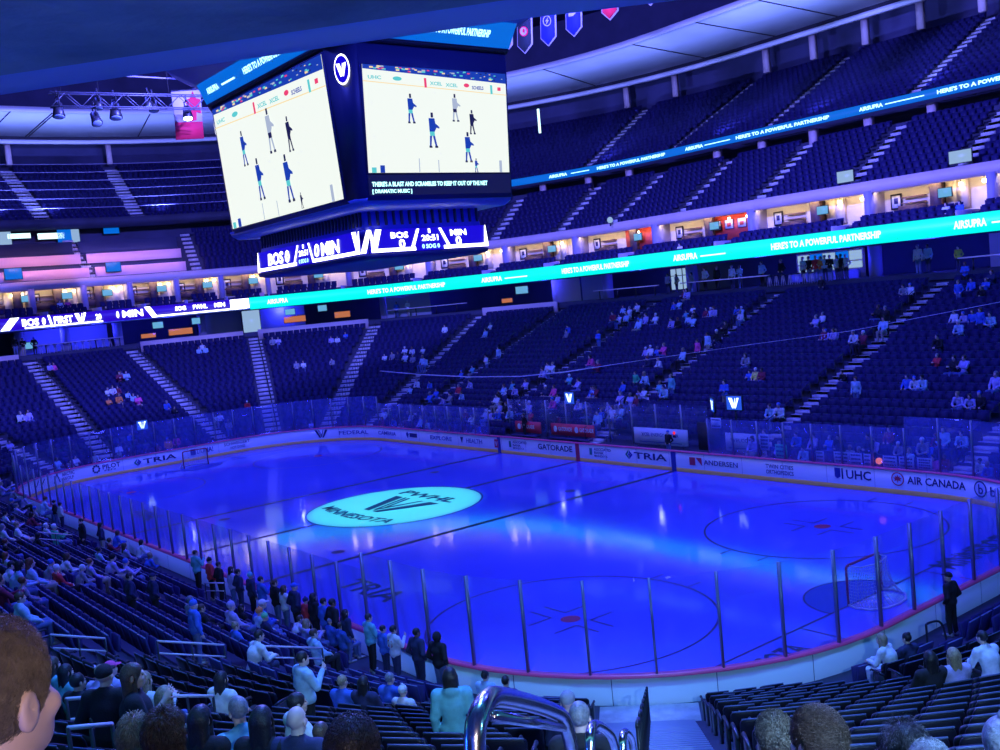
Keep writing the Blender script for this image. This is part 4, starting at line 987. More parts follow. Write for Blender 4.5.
spot(95, 117, 3, 'black boxy light hanging lowest below the truss', aim=(.5, 0, -.8), s=1.2); spot(148, 101, 4, 'black stage light near the flag end of the truss'); spot(153, 104, 5, 'black stage light paired with another beside the flag', s=1.1); spot(187, 111, 6, 'lit stage light shining in front of the flag', s=1.2, lit=True)
a_, b_ = at(125, 76, X=-30), at(178, 79, X=-30); tag(MB().tube([a_, b_], .06, 6).obj('pipe', 'rail_light'), 'thin pale pipe high behind the lighting truss', 'pipe')
P = at(195, 63, X=-24); o = empty('exit_sign', tuple(P), 0, 'small red lit sign high beside the scoreboard crown', 'sign'); MB().box((0, 0, 0), (.1, .5, .3)).obj('casing', 'dark', o); MB().box((.06, 0, 0), (.02, .42, .22)).obj('display', 'exit_red', o)
q = [at(174, 122, X=-20), at(206, 122, X=-20), at(203, 92, X=-20), at(172, 96, X=-20)]
def cloth(name, P, m, thick=.03, lab=None, cat=None, parent=None):
    P = [np.asarray(p, float) for p in P]; n = np.cross(P[1] - P[0], P[-1] - P[0]); n /= np.linalg.norm(n)
    mb = MB(); k = len(P); mb.add([p + n * thick for p in P] + [p - n * thick for p in P], [tuple(range(k)), tuple(range(k, 2 * k))[::-1]] + [(i, k + i, k + (i + 1) % k, (i + 1) % k) for i in range(k)])
    o = mb.obj(name, m, parent)
    if lab: tag(o, lab, cat)
    return o
fl = empty('flag', tuple(q[3]), 0, 'white over crimson flag with a red leaf hanging beside the truss', 'flag'); o0 = np.array(q[3])
F0, F1, F2, F3 = at(176, 140, X=-20), at(204, 138.5, X=-20), at(200, 90, X=-20), at(171, 92, X=-20); G0, G1 = at(175, 122.5, X=-20), at(202.5, 121.5, X=-20)
cloth('field', [p - o0 for p in (F0, F1, G1, G0)], 'flag_red', parent=fl); cloth('field', [p - o0 for p in (G0, G1, F2, F3)], 'banner_white', parent=fl)
g = lambda x, y: tuple(lerp(lerp(G0, G1, x), lerp(F3, F2, x), y) + np.array([.06, 0, 0]) - o0)
mb = MB(); flat(mb, [(.55, .0), (.6, .3), (.45, .25), (.5, .5), (.42, .7), (.6, .75), (.72, .98), (.82, .75), (.98, .7), (.92, .5), (.98, .25), (.8, .3), (.78, .05)], g); mb.obj('leaf', 'flag_red', fl)
MB().tube([F3 - o0 + (0, 0, .05), F2 - o0 + (0, 0, .05)], .05, 6).obj('pole', 'blackmetal', fl)
Yb = 20.; BN = [(504.5, 24, 54.5, 15, 'banner_red', 'crimson pennant banner half hidden by the scoreboard crown'), (524.5, 18, 54, 15, 'banner_black', 'dark pennant banner with a red and white round badge'), (548, 10, 46.5, 15.5, 'banner_blue', 'blue pennant banner with a white slanted bolt mark'),
                (573.5, 2, 37, 16, 'banner_blue', 'blue pennant banner with a white brush mark'), (609.5, -14, 20.5, 16.5, 'banner_red', 'short looking crimson pennant banner farthest along the row'), (650, -30, 6, 17, 'banner_blue', 'blue pennant tip at the picture top edge')]
for k, (cx, yt, yb, w, m, lab) in enumerate(BN):
    sk = -.1; f = lambda x, y: at(cx + x, y, Y=Yb)
    o = empty('pennant_banner', tuple(f(0, yt)), 0, lab, 'banner'); o0 = np.array(o.location)
    P = lambda i: [f(-w / 2 + 2 - i + i, yt + 1) - o0, f(w / 2 - .5, yt - 1.5) - o0]
    def pen(e, dy, name, mm):
        A_ = [(-w / 2 + e, yt - 8), (-w / 2 + e + .6, yb - 7.5 - e * .4), (.9, yb - e * 1.25), (w / 2 - e + .9, yb - 10 - e * .4), (w / 2 - e, yt - 10)]
        cloth(name, [f(a, b) - o0 + np.array([0, dy, 0]) for a, b in A_], mm, parent=o)
    pen(0, 0, 'border', 'banner_white'); pen(1.3, -.06, 'field', m)
    g = lambda x, y: tuple(f(x, y) - o0 + np.array([0, -.12, 0])); mb = MB()
    if k == 1: flat(mb, disc_pts(.6, yt + 13.5, 4.4, 5, 20), g, 1); flat(mb, disc_pts(.6, yt + 13.5, 3.2, 3.8, 20), lambda x, y: tuple(np.array(g(x, y)) + (0, -.04, 0)), 0); flat(mb, disc_pts(1.2, yt + 13, 1.2, 2, 12), lambda x, y: tuple(np.array(g(x, y)) + (0, -.08, 0)), 1)
    elif k == 2: mb.add([g(*p) for p in disc_pts(.3, yt + 11, 4.2, 5.5, 24)] + [g(.3 + (x - .3) * .8, yt + 11 + (y - yt - 11) * .82) for x, y in disc_pts(.3, yt + 11, 4.2, 5.5, 24)], [(i, (i + 1) % 24, 24 + (i + 1) % 24, 24 + i) for i in range(24)], 0); flat(mb, [(1.8, yt + 6.5), (-1.5, yt + 11.5), (.2, yt + 11.5), (-1.2, yt + 16), (2.2, yt + 10.2), (.6, yt + 10.2)], g, 0)
    elif k == 3: flat(mb, [(-4, yt + 10), (3.5, yt + 8.5), (4.2, yt + 10.5), (1, yt + 14), (-3.5, yt + 15)], g, 0)
    else: flat(mb, disc_pts(0, yt + 14, 4, 4.5, 16), g, 0)
    mb.obj('emblem', ['banner_white', 'banner_red'], o)
    MB().tube([f(-w / 2 - 1, yt - 9) - o0, f(w / 2 + 1, yt - 11) - o0], .06, 6).obj('pole', 'blackmetal', o); mb = MB(); mb.tube([f(0, yt - 10) - o0, f(0, yt - 10) - o0 + (0, 0, 9)], .03, 5); mb.obj('hanger', 'blackmetal', o)
# white light tube at the soffit end
a_, b_ = at(538, 109, X=-33), at(540, 133, X=-33); tag(MB().tube([a_, b_], .12, 8).obj('light_tube', 'tv_white'), 'short upright glowing white tube at the end of the soffit beside the scoreboard', 'light')
P = at(610, 220, Y=38.0); o = empty('ball_lamp', tuple(P), 0, 'round glowing white lamp on the club fascia rail', 'lamp'); MB().lathe([(.02, -.28), (.2, -.2), (.28, 0), (.2, .2), (.02, .28)], 12).obj('globe', 'menu_white', o, True); MB().box((0, 0, -.4), (.1, .1, .3)).obj('base', 'dark', o)
# ------------------------------------------------------------------ seats
def panel(w, h, t, rings, tilt, c, bend=.25, n=20):
    """rounded upholstered slab: outline in x/z, lofted through y; tilt about x"""
    a = np.arange(n) * 2 * PI / n; ca, sa = np.cos(a), np.sin(a)
    ox = np.sign(ca) * np.abs(ca) ** .28 * w / 2; oz = np.sign(sa) * np.abs(sa) ** .28 * h / 2
    V = []
    for s, y in rings: V.append(np.stack([ox * s, np.full(n, y * t) + bend * -(ox * s) ** 2, oz * s], 1))
    V = np.concatenate(V); ct, st = math.cos(tilt), math.sin(tilt)
    V = V @ np.array([[1, 0, 0], [0, ct, st], [0, -st, ct]]) + np.asarray(c)
    F = [(i * n + q, i * n + (q + 1) % n, (i + 1) * n + (q + 1) % n, (i + 1) * n + q) for i in range(len(rings) - 1) for q in range(n)]
    F += [tuple(range(n))[::-1], tuple((len(rings) - 1) * n + q for q in range(n))]
    return V, F
RG = [(.6, -.55), (.9, -.45), (1, -.2), (1, .2), (.94, .5), (.5, .55)]
mb = MB(); mb.add(*panel(.53, .52, .045, RG, -.2, (0, .28, .63))); me_back = mb.mesh('backrest', 'seat_fabric', True)
mb = MB(); mb.add(*panel(.48, .40, .065, RG, .16, (0, .14, .60), bend=-.1)); me_pan = mb.mesh('seat_pan', 'seat_fabric', True)
mb = MB(); mb.tube([(-.24, .33 - .01, .885), (-.12, .335, .892), (.12, .335, .892), (.24, .32, .885)], .011, 6); me_glint = mb.mesh('edge_glint', 'seat_edge_glint', True)  # thin bar added as a painted highlight along the back's top edge
def armmesh(x):
    m = MB(); m.tube([(x, -.16, .60), (x, -.13, .635), (x, .1, .64), (x, .27, .62)], [.018, .026, .028, .02], 8); return m.mesh('armrest', 'arm', True)
me_arm = [armmesh(-.292), armmesh(.292)]
mb = MB()
for x in (-.292, .292): mb.hexa([(x - .02, -.02, 0), (x + .02, -.02, 0), (x + .02, .2, 0), (x - .02, .2, 0), (x - .02, -.06, .6), (x + .02, -.06, .6), (x + .02, .26, .6), (x - .02, .26, .6)])
mb.bar((-.292, .16, .40), (.292, .16, .40), .035); me_std = mb.mesh('standard', 'blackmetal')

PITCH = .60
def row_seats(u0, u1, d, aisles, hw):
    """seat centre positions u in (u0,u1) at offset d, split at the aisles"""
    cut = sorted(a for a in aisles if u0 - 1 < a < u1 + 1); s = [float(u2s(u0, d))] + [float(u2s(a, d)) for a in cut] + [float(u2s(u1, d))]
    out = []
    for i in range(len(s) - 1):
        a, b = s[i] + (hw + .08 if i else 0), s[i + 1] - (hw + .08 if i < len(s) - 2 else 0); n = int((b - a) / PITCH)
        if n < 1: continue
        q = (a + b) / 2 + (np.arange(n) - (n - 1) / 2) * PITCH; out.append(s2u(q, d))
    return np.concatenate(out) if out else np.zeros(0)
S_U, S_D, S_Z, S_K = [], [], [], []
def addrow(us_, d, z, k):
    S_U.append(us_); S_D.append(np.full(len(us_), d)); S_Z.append(np.full(len(us_), z)); S_K.append(np.full(len(us_), k))
for k in range(NROW):
    d = rd(k) + .40
    q = row_seats(-7, 141.2, d, [a for a in LOW_A if a != NEAR_A], .62)
    sN = float(u2s(NEAR_A, d)); q = q[np.abs(u2s(q, d) - sN) > 1.3]
    if d < 3.0: q = q[(q < 10.) | (q > 31.)]
    if k == NROW - 1: q = q[q > 74.]
    addrow(q, d, rz(k), k)
for k in range(10):
    q = row_seats(-9, 55.1, cd(k) + .4, CLUB_A, .6); addrow(q, cd(k) + .4, cz(k), 100 + k)
    if k > 6: pass
for k in range(NUP): addrow(row_seats(-9, 69, ud(k) + .4, UP_A, .6), ud(k) + .4, uz(k), 200 + k)
for d, z in ((21., 11.6), (22., 11.98), (23., 12.36)): addrow(row_seats(-9, 70, d, SUC, .5), d, z, 300)
S_U, S_D, S_Z, S_K = [np.concatenate(a) for a in (S_U, S_D, S_Z, S_K)]
XY, NN = np.zeros((len(S_U), 2)), np.zeros((len(S_U), 2))
for d in np.unique(S_D): q = S_D == d; XY[q], NN[q] = ring(S_U[q], d)
POS = np.column_stack([XY, S_Z]); SA = np.arctan2(NN[:, 1], NN[:, 0]) - PI / 2
PR = proj(POS + np.array([0, 0, .7]))
vis = (PR[:, 2] > 1.) & (PR[:, 0] > -14) & (PR[:, 0] < 1014) & (PR[:, 1] < 764) & (PR[:, 1] > 0)
TAKEN = set()
def make_individual_seats():
    cand = np.where(vis & (S_K < 100))[0]; cand = cand[np.argsort(PR[cand, 2])]
    cand = [c for c in cand if c not in TAKEN_HIDE][:296]
    rown = ['first', 'second', 'third', 'fourth', 'fifth', 'sixth', 'seventh', 'eighth', 'ninth', 'tenth', 'eleventh', 'twelfth', 'thirteenth', 'fourteenth', 'fifteenth', 'sixteenth', 'seventeenth', 'eighteenth', 'nineteenth', 'twentieth',
            'twenty-first', 'twenty-second', 'twenty-third', 'twenty-fourth', 'twenty-fifth', 'twenty-sixth']
    for c in cand:
        u = S_U[c]; k = int(S_K[c])
        sec = 'right of the wide stairs' if u > NEAR_A else 'left of the wide stairs' if u > 126.8 else 'past the first narrow stairs'
        lab = 'empty dark navy folding seat, %s row up, %s' % (rown[k], sec)
        o = empty('arena_seat', tuple(POS[c]), SA[c], lab, 'seat', 'seats in the %s row %s' % (rown[k], sec))
        for n, me in (('backrest', me_back), ('seat_pan', me_pan), ('armrest', me_arm[0]), ('armrest', me_arm[1]), ('standard', me_std), ('edge_glint', me_glint)): link(n, me, o)
        TAKEN.add(int(c))
def make_mass_seats():
    keep = np.ones(len(S_U), bool); keep[list(TAKEN | TAKEN_HIDE)] = False
    keep &= (PR[:, 2] > .3) & (PR[:, 0] > -250) & (PR[:, 0] < 1250) & (PR[:, 1] < 1000) & (PR[:, 1] > -60)
    keep |= False
    # two tapered pads and the arm standards
    def hx(y0, y1, z0, z1, w0, w1, t, dy):
        return np.array([(-w0, y0, z0), (w0, y0, z0), (w0, y0 + t, z0), (-w0, y0 + t, z0), (-w1, y1, z1), (w1, y1, z1), (w1, y1 + t, z1), (-w1, y1 + t, z1)])
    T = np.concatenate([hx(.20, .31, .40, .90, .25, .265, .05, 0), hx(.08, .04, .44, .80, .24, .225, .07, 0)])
    Fq = np.array([(4, 5, 6, 7), (0, 1, 5, 4), (1, 2, 6, 5), (2, 3, 7, 6), (3, 0, 4, 7)]); Fq = np.concatenate([Fq, Fq + 8])
    q = np.where(keep)[0]; c, s = np.cos(SA[q]), np.sin(SA[q])
    V = np.empty((len(q), 16, 3)); V[:, :, 0] = T[None, :, 0] * c[:, None] - T[None, :, 1] * s[:, None] + POS[q, 0][:, None]
    V[:, :, 1] = T[None, :, 0] * s[:, None] + T[None, :, 1] * c[:, None] + POS[q, 1][:, None]; V[:, :, 2] = T[None, :, 2] + POS[q, 2][:, None]
    F = (Fq[None] + (np.arange(len(q)) * 16)[:, None, None]).reshape(-1, 4)
    mi = np.tile(np.array([1] + [0] * 9), len(q)); o = link('arena_seats', mesh_np('arena_seats', V.reshape(-1, 3), F, ['seat_far', 'seat_edge_glint'], mi)); o['kind'] = 'stuff'  # backrest top faces take the painted highlight colour
    tag(o, 'thousands of dark navy folding seats filling the stands farther away', 'seats')
    print('seats in mass', len(q))
TAKEN_HIDE = set()
# ------------------------------------------------------------------ bodies grown from smooth distance fields
def surfnets(f, org, h, lab=None):
    ins = f < 0; n = np.array(f.shape); cs = n - 1
    S_ = np.zeros((*cs, 3)); C = np.zeros(cs, np.int32); faces = []; cross = []
    for ax in range(3):
        a = [slice(None)] * 3; b = [slice(None)] * 3; a[ax] = slice(0, -1); b[ax] = slice(1, None)
        cr = ins[tuple(a)] != ins[tuple(b)]; I = np.argwhere(cr)
        if not len(I): cross.append(None); continue
        f0 = f[tuple(a)][cr]; f1 = f[tuple(b)][cr]; t = f0 / (f0 - f1); P = I.astype(float); P[:, ax] += t
        o1, o2 = [k for k in range(3) if k != ax]
        for d1 in (-1, 0):
            for d2 in (-1, 0):
                J = I.copy(); J[:, o1] += d1; J[:, o2] += d2
                ok = (J >= 0).all(1) & (J < cs).all(1); J = J[ok]; np.add.at(S_, tuple(J.T), P[ok]); np.add.at(C, tuple(J.T), 1)
        cross.append((I, ins[tuple(a)][cr], o1, o2))
    act = np.argwhere(C > 0); idx = -np.ones(cs, np.int64); idx[tuple(act.T)] = np.arange(len(act))
    V = S_[tuple(act.T)] / C[tuple(act.T)][:, None]
    for ax, c in enumerate(cross):
        if c is None: continue
        I, inside, o1, o2 = c; q = []
        for d1, d2 in ((-1, -1), (0, -1), (0, 0), (-1, 0)):
            J = I.copy(); J[:, o1] += d1; J[:, o2] += d2; q.append(np.where((J >= 0).all(1) & (J < cs).all(1), idx[tuple(np.clip(J, 0, cs - 1).T)], -1))
        Q = np.stack(q, 1); fl = inside if ax != 1 else ~inside; Q[~fl] = Q[~fl][:, ::-1]; faces.append(Q[(Q >= 0).all(1)])
    return V * h + org, np.concatenate(faces)
class Field:
    def __init__(s, lo, hi, h):
        s.lo = np.asarray(lo, float); s.h = h; s.n = np.ceil((np.asarray(hi) - s.lo) / h).astype(int) + 1
        s.f = np.full(s.n, 1., np.float32)
    def sub(s, lo, hi):
        i0 = np.clip(np.floor((np.asarray(lo) - s.lo) / s.h).astype(int), 0, s.n); i1 = np.clip(np.ceil((np.asarray(hi) - s.lo) / s.h).astype(int) + 1, 0, s.n)
        if (i1 <= i0).any(): return None, None
        sl = tuple(slice(a, b) for a, b in zip(i0, i1)); g = np.meshgrid(*[s.lo[k] + s.h * np.arange(i0[k], i1[k]) for k in range(3)], indexing='ij')
        return sl, np.stack(g, -1)
    def comb(s, sl, d, k, op):
        a = s.f[sl]
        if op == 'u':
            if k > 0: hh = np.clip(.5 + .5 * (a - d) / k, 0, 1); s.f[sl] = a + (d - a) * hh - k * hh * (1 - hh)
            else: s.f[sl] = np.minimum(a, d)
        elif op == 's':
            if k > 0: hh = np.clip(.5 - .5 * (a + d) / k, 0, 1); s.f[sl] = a + (-d - a) * hh + k * hh * (1 - hh)
            else: s.f[sl] = np.maximum(a, -d)
        return s
    def cap(s, a, b, r1, r2=None, k=.02, op='u'):
        a = np.asarray(a, float); b = np.asarray(b, float); r2 = r1 if r2 is None else r2; m = max(r1, r2) + 2.5 * k + 2 * s.h
        sl, P = s.sub(np.minimum(a, b) - m, np.maximum(a, b) + m)
        if sl is None: return s
        ab = b - a; t = np.clip(((P - a) @ ab) / (ab @ ab + 1e-12), 0, 1); d = np.linalg.norm(P - a - t[..., None] * ab, axis=-1) - (r1 + (r2 - r1) * t)
        return s.comb(sl, d, k, op)
    def ell(s, c, r, k=.02, op='u', R=None):
        c = np.asarray(c, float); r = np.asarray(r, float); m = r.max() + 2.5 * k + 2 * s.h; sl, P = s.sub(c - m, c + m)
        if sl is None: return s
        q = P - c
        if R is not None: q = q @ np.asarray(R)
        k0 = np.linalg.norm(q / r, axis=-1); k1 = np.linalg.norm(q / r**2, axis=-1) + 1e-9
        return s.comb(sl, k0 * (k0 - 1) / k1, k, op)
    def mesh(s): return surfnets(s.f, s.lo, s.h)
def V3(*a): return np.array(a, float)
def pose(kind):
    J = {}
    st = kind.startswith('stand')
    if st:
        J.update(pel=V3(0, .0, .93), chest=V3(0, .0, 1.25), neck=V3(0, .015, 1.46), head=V3(0, -.02, 1.615), base=0)
        for s in (-1, 1): J.update({('hip', s): V3(s * .09, 0, .90), ('knee', s): V3(s * .10, -.01 - .02 * s, .49), ('ank', s): V3(s * .105, .03 - .02 * s, .085), ('toe', s): V3(s * .12, -.16 - .02 * s, .035), ('sho', s): V3(s * .185, .01, 1.405)})
        for s in (-1, 1):
            if kind == 'stand': e, w = V3(s * .245, .04, 1.12), V3(s * .25, -.05, .87)
            elif kind == 'stand_pocket': e, w = V3(s * .30, .09, 1.12), V3(s * .20, -.06, .95)
            elif kind == 'stand_phone': e, w = (V3(s * .24, -.10, 1.16), V3(s * .13, -.28, 1.36)) if s < 0 else (V3(s * .25, .02, 1.12), V3(s * .22, -.10, .9))
            elif kind == 'stand_cross': e, w = V3(s * .25, -.06, 1.14), V3(s * -.02, -.2, 1.15 + .04 * s)
            J[('elb', s)], J[('wri', s)] = e, w
    else:
        ln = .06 if kind != 'sit_lean' else -.14
        J.update(pel=V3(0, .10, .52), chest=V3(0, .12 + ln * .5, .84), neck=V3(0, .11 + ln, 1.06), head=V3(0, .06 + ln * 1.2, 1.215), base=1)
        for s in (-1, 1): J.update({('hip', s): V3(s * .09, .08, .50), ('knee', s): V3(s * .13, -.36, .53), ('ank', s): V3(s * .13, -.34, .10), ('toe', s): V3(s * .15, -.52, .04), ('sho', s): V3(s * .185, .11 + ln, 1.0)})
        for s in (-1, 1):
            if kind == 'sit': e, w = V3(s * .25, .05, .74), V3(s * .13, -.17, .64)
            elif kind == 'sit_phone': e, w = V3(s * .22, -.06, .76), V3(s * .07, -.27, .84)
            else: e, w = V3(s * .25, -.14, .73), V3(s * .07, -.38, .70)
            J[('elb', s)], J[('wri', s)] = e, w
    return J
def bbox(J, m=.2):
    A = np.array([v for v in J.values() if isinstance(v, np.ndarray)]); return A.min(0) - m, A.max(0) + m
def head_prims(F, c, ears=True, fine=False):
    F.ell(c + (0, .018, .035), (.075, .098, .092), .01); F.ell(c + (0, -.03, -.045), (.058, .070, .080), .03); F.ell(c + (0, -.065, -.085), (.030, .025, .026), .03)
    F.cap(c + (0, -.088, .02), c + (0, -.108, -.025), .010, .015, .012); F.cap(c + (-.035, -.082, .028), c + (.035, -.082, .028), .012, .012, .012)
    for s in (-1, 1):
        F.ell(c + (s * .032, -.098, .008), (.016, .012, .011), .008, 's'); F.ell(c + (s * .045, -.066, -.03), (.02, .02, .02), .02)
        if ears:
            R = np.array([[1, 0, 0], [0, .97, -.24], [0, .24, .97]]); F.ell(c + (s * .079, .022, -.010), (.012, .023, .034), .006, 'u', R)
            if fine:
                F.ell(c + (s * .089, .018, -.003), (.008, .013, .020), .003, 's', R); F.cap(c + (s * .083, .012, .004), c + (s * .084, .024, -.012), .004, .004, .003, 'u')
    F.cap(c + (-.018, -.092, -.062), c + (.018, -.092, -.062), .007, .007, .006); F.cap(c + (-.02, -.103, -.057), c + (.02, -.103, -.057), .0025, .0025, .004, 's')
def hand_prims(F, w, d, s, up):
    """palm and five fingers from wrist w along d; s side; up = palm normal"""
    d = d / np.linalg.norm(d); side = np.cross(d, up); side /= np.linalg.norm(side) + 1e-9; up = np.cross(side, d)
    p1 = w + d * .085
    for t in (-.026, -.009, .009, .026): F.cap(w + side * t * .6 + d * .015, p1 + side * t, .016, .013, .008)
    for t, L in ((-.032, .062), (-.011, .078), (.011, .084), (.032, .074)):
        a = p1 + side * t; b = a + d * L * .55 + up * .010 + side * t * .12; c = b + d * L * .4 + up * .03 + side * t * .06
        F.cap(a, b, .0095, .009, .004); F.cap(b, c, .009, .0075, .002)
    q = w + d * .03 + side * .034 * s; r = q + d * .03 + side * .03 * s + up * .012; F.cap(q, r, .013, .011, .008); F.cap(r, r + d * .032 + side * .008 * s + up * .006, .010, .0085, .003)
def body_field(J, h, fine=False):
    lo, hi = bbox(J); F = Field(lo, hi, h); st = J['base'] == 0
    F.cap(J['pel'], J['chest'], .115, .12, .05); F.ell(J['pel'], (.16, .11, .10), .05); F.ell(J['chest'] + (0, 0, .03), (.155, .105, .15), .05)
    F.cap(J[('sho', -1)], J[('sho', 1)], .065, .065, .05); F.cap(J['neck'] - (0, 0, .05), J['head'] - (0, -.02, .06), .06, .052, .03); head_prims(F, J['head'], True, fine)
    for s in (-1, 1):
        F.cap(J[('hip', s)], J[('knee', s)], .085, .055, .03); F.cap(J[('knee', s)], J[('ank', s)], .055, .038, .02); F.cap(J[('ank', s)] - (0, 0, .03), J[('toe', s)], .036, .028, .02)
        F.cap(J[('sho', s)], J[('elb', s)], .05, .038, .03); F.cap(J[('elb', s)], J[('wri', s)], .038, .026, .015)
        d = J[('wri', s)] - J[('elb', s)]; inward = V3(-s, 0, .0) if st and abs(d[2]) > .15 else V3(-s * .3, 0, -1.); hand_prims(F, J[('wri', s)], d, s, inward)
    return F
def top_field(J, h, hood=False, short=False):
    lo, hi = bbox(J); F = Field(lo, hi, h); st = J['base'] == 0
    F.cap(J['pel'] + (0, 0, .0), J['chest'], .15, .155, .05); F.ell(J['pel'] + (0, 0, .02), (.21, .155, .12), .05); F.ell(J['chest'] + (0, 0, .02), (.205, .15, .18), .05); F.cap(J[('sho', -1)] - (0, 0, .025), J[('sho', 1)] - (0, 0, .025), .082, .082, .05)
    for s in (-1, 1): F.cap(J['neck'] - (0, 0, .02), J[('sho', s)] - (0, 0, .01), .07, .07, .04)
    F.cap(J['neck'] - (0, 0, .07), J['neck'] + (0, 0, .015), .085, .068, .03)
    for s in (-1, 1):
        e, w = J[('elb', s)], J[('wri', s)]
        F.cap(J[('sho', s)], e, .082, .066, .03)
        if not short: F.cap(e, w, .064, .046, .02); F.cap(w - (w - e) * .12, w, .038, .040, .01)
    if hood == 'down': F.ell(J['neck'] + (0, .07, .0), (.11, .06, .07), .03); F.cap(J['neck'] + (-.07, -.05, -.01), J['neck'] + (.07, -.05, -.01), .03, .03, .03)
    if hood == 'up':
        c = J['head']; F.ell(c + (0, .03, .015), (.108, .118, .135), .03); F.ell(c + (0, -.13, -.02), (.072, .09, .09), .015, 's')
    c = J['head']
    F.cap(J['neck'] - (0, 0, .01), c - (0, -.01, .03), .050, .05, .005, 's') if hood != 'up' else None
    return F
def trouser_field(J, h):
    lo, hi = bbox(J); F = Field(lo, hi, h); F.ell(J['pel'], (.175, .125, .12), .04)
    for s in (-1, 1): F.cap(J[('hip', s)], J[('knee', s)], .10, .075, .03); F.cap(J[('knee', s)], J[('ank', s)] + (0, 0, .01), .075, .058, .02)
    return F
def shoe_field(J, h, s):
    a, t = J[('ank', s)], J[('toe', s)]; F = Field(np.minimum(a, t) - .12, np.maximum(a, t) + .12, h)
    F.cap(a + (0, .03, -.04), t + (0, 0, .005), .045, .040, .02); F.cap(a + (0, .01, .02), a + (0, .02, -.03), .05, .05, .02); F.ell(V3(a[0], a[1], -.1), (.3, .3, .10), .004, 's'); return F
def hair_field(style, c, h):
    F = Field(c - (.2, .2, .42), c + (.2, .2, .2), h)
    if style in ('short', 'long', 'pony', 'bun', 'fluffy'):
        g = {'fluffy': .014, 'short': .008}.get(style, .011)
        F.ell(c + (0, .02, .038), (.077 + g, .100 + g, .094 + g), .0)
        if style == 'long': F.cap(c + (-.03, .055, .0), c + (-.045, .085, -.27), .072, .045, .04); F.cap(c + (.03, .055, .0), c + (.045, .085, -.25), .072, .045, .04); F.cap(c + (-.075, .0, -.0), c + (-.085, .0, -.17), .03, .02, .02); F.cap(c + (.075, .0, -.0), c + (.085, .0, -.18), .03, .02, .02)
        if style == 'pony': F.cap(c + (0, .10, .05), c + (0, .15, .03), .03, .035, .02); F.cap(c + (0, .15, .03), c + (0, .14, -.14), .036, .015, .01)
        if style == 'bun': F.ell(c + (0, .07, .135), (.042, .042, .036), .01)
        F.ell(c + (0, -.125, -.045), (.092, .095, .115), .012, 's')
        if style in ('short', 'fluffy'): F.ell(c + (0, .06, -.16), (.2, .2, .115), .01, 's')
        for s in (-1, 1): F.ell(c + (s * .085, .018, -.008), (.022, .028, .042), .006, 's')
    elif style == 'beanie':
        F.ell(c + (0, .015, .055), (.092, .112, .105), .0); F.ell(c + (0, -.02, -.10), (.2, .2, .115), .008, 's'); F.ell(c + (0, .015, .165), (.03, .03, .028), .006)
    elif style == 'cap':
        F.ell(c + (0, .015, .05), (.089, .108, .09), .0); F.ell(c + (0, 0, -.10), (.2, .2, .125), .008, 's'); F.ell(c + (0, -.125, .045), (.07, .075, .010), .01)
    return F
SKIN = {'fair': (.74, .50, .42), 'tan': (.58, .38, .30), 'deep': (.28, .17, .13)}
CLO = {'white': (.75, .78, .82), 'pale blue': (.40, .62, .78), 'navy': (.03, .035, .10), 'black': (.015, .015, .02), 'grey': (.30, .31, .36), 'red': (.78, .05, .07), 'pink': (.95, .10, .38), 'teal': (.16, .52, .58), 'royal blue': (.06, .16, .62),
       'green': (.06, .55, .28), 'yellow': (.9, .85, .2), 'maroon': (.25, .03, .07), 'lavender': (.48, .42, .72), 'orange': (.95, .3, .08), 'lime': (.2, 1., .35), 'jeans': (.12, .17, .38), 'khaki': (.4, .36, .3)}
HAIR = {'dark': (.02, .017, .02), 'brown': (.09, .055, .035), 'blond': (.36, .27, .16), 'grey': (.22, .22, .24), 'light brown': (.15, .115, .085), 'auburn': (.2, .07, .03)}
for k, v in SKIN.items(): dm('skin ' + k, v, .5, noise=.06, nscale=20.)
for k, v in CLO.items(): dm('cloth ' + k, v, .85, noise=.12, nscale=12., bump=.15, bscale=60.)
for k, v in HAIR.items(): dm('hair ' + k, v, .45, noise=.35, nscale=40., bump=.2, bscale=60.)
dm('shoe', (.3, .3, .33), .6); dm('eye', (.02, .02, .03), .2)
LIB = {}
def lib(key, fn, mname):
    if key not in LIB: V, F = fn(); LIB[key] = mesh_np(str(key[0]), V, F, mname, smooth=True)
    return LIB[key]
POSES = {}
def P_(kind):
    if kind not in POSES: POSES[kind] = pose(kind)
    return POSES[kind]
def setm(o, mname): o.material_slots[0].link = 'OBJECT'; o.material_slots[0].material = M[mname]
def mid_person(loc, rz, sc, kind, top, trou, skin, hs, hc, lab, hood=False, short=False, res=.012, group=None, name='person'):
    J = P_(kind); r = empty(name, loc, rz, lab, 'person', group); r.scale = (sc, sc, sc)
    def part(n, key, fn, mname):
        o = link(n, lib((n, *key), fn, mname), r); setm(o, mname); return o
    part('body', (kind, res), lambda: body_field(J, res, res < .01).mesh(), 'skin ' + skin)
    part('jacket', (kind, hood, short), lambda: top_field(J, .017, hood, short).mesh(), 'cloth ' + top)
    part('trousers', (kind,), lambda: trouser_field(J, .019).mesh(), 'cloth ' + trou)
    for s in (-1, 1): part('shoe', (kind, s), lambda: shoe_field(J, .014, s).mesh(), 'shoe')
    if hood != 'up' and hs:
        m = 'hair ' + hc if hs not in ('beanie', 'cap') else 'cloth ' + hc
        o = part('hair' if hs not in ('beanie', 'cap') else 'hat', (hs, res < .01), lambda: hair_field(hs, V3(0, 0, 0), .006 if res < .01 else .010).mesh(), m); o.location = tuple(J['head'])
    mb_k = ('eyes', kind)
    if mb_k not in LIB:
        mb = MB()
        for s in (-1, 1): mb.lathe([(.002, -.007), (.006, -.004), (.0075, 0), (.006, .004), (.002, .007)], 8, c=tuple(J['head'] + (s * .032, -.083, .008)))
        LIB[mb_k] = mb.mesh('eyes', 'eye', True)
    link('eyes', LIB[mb_k], r)
    return r
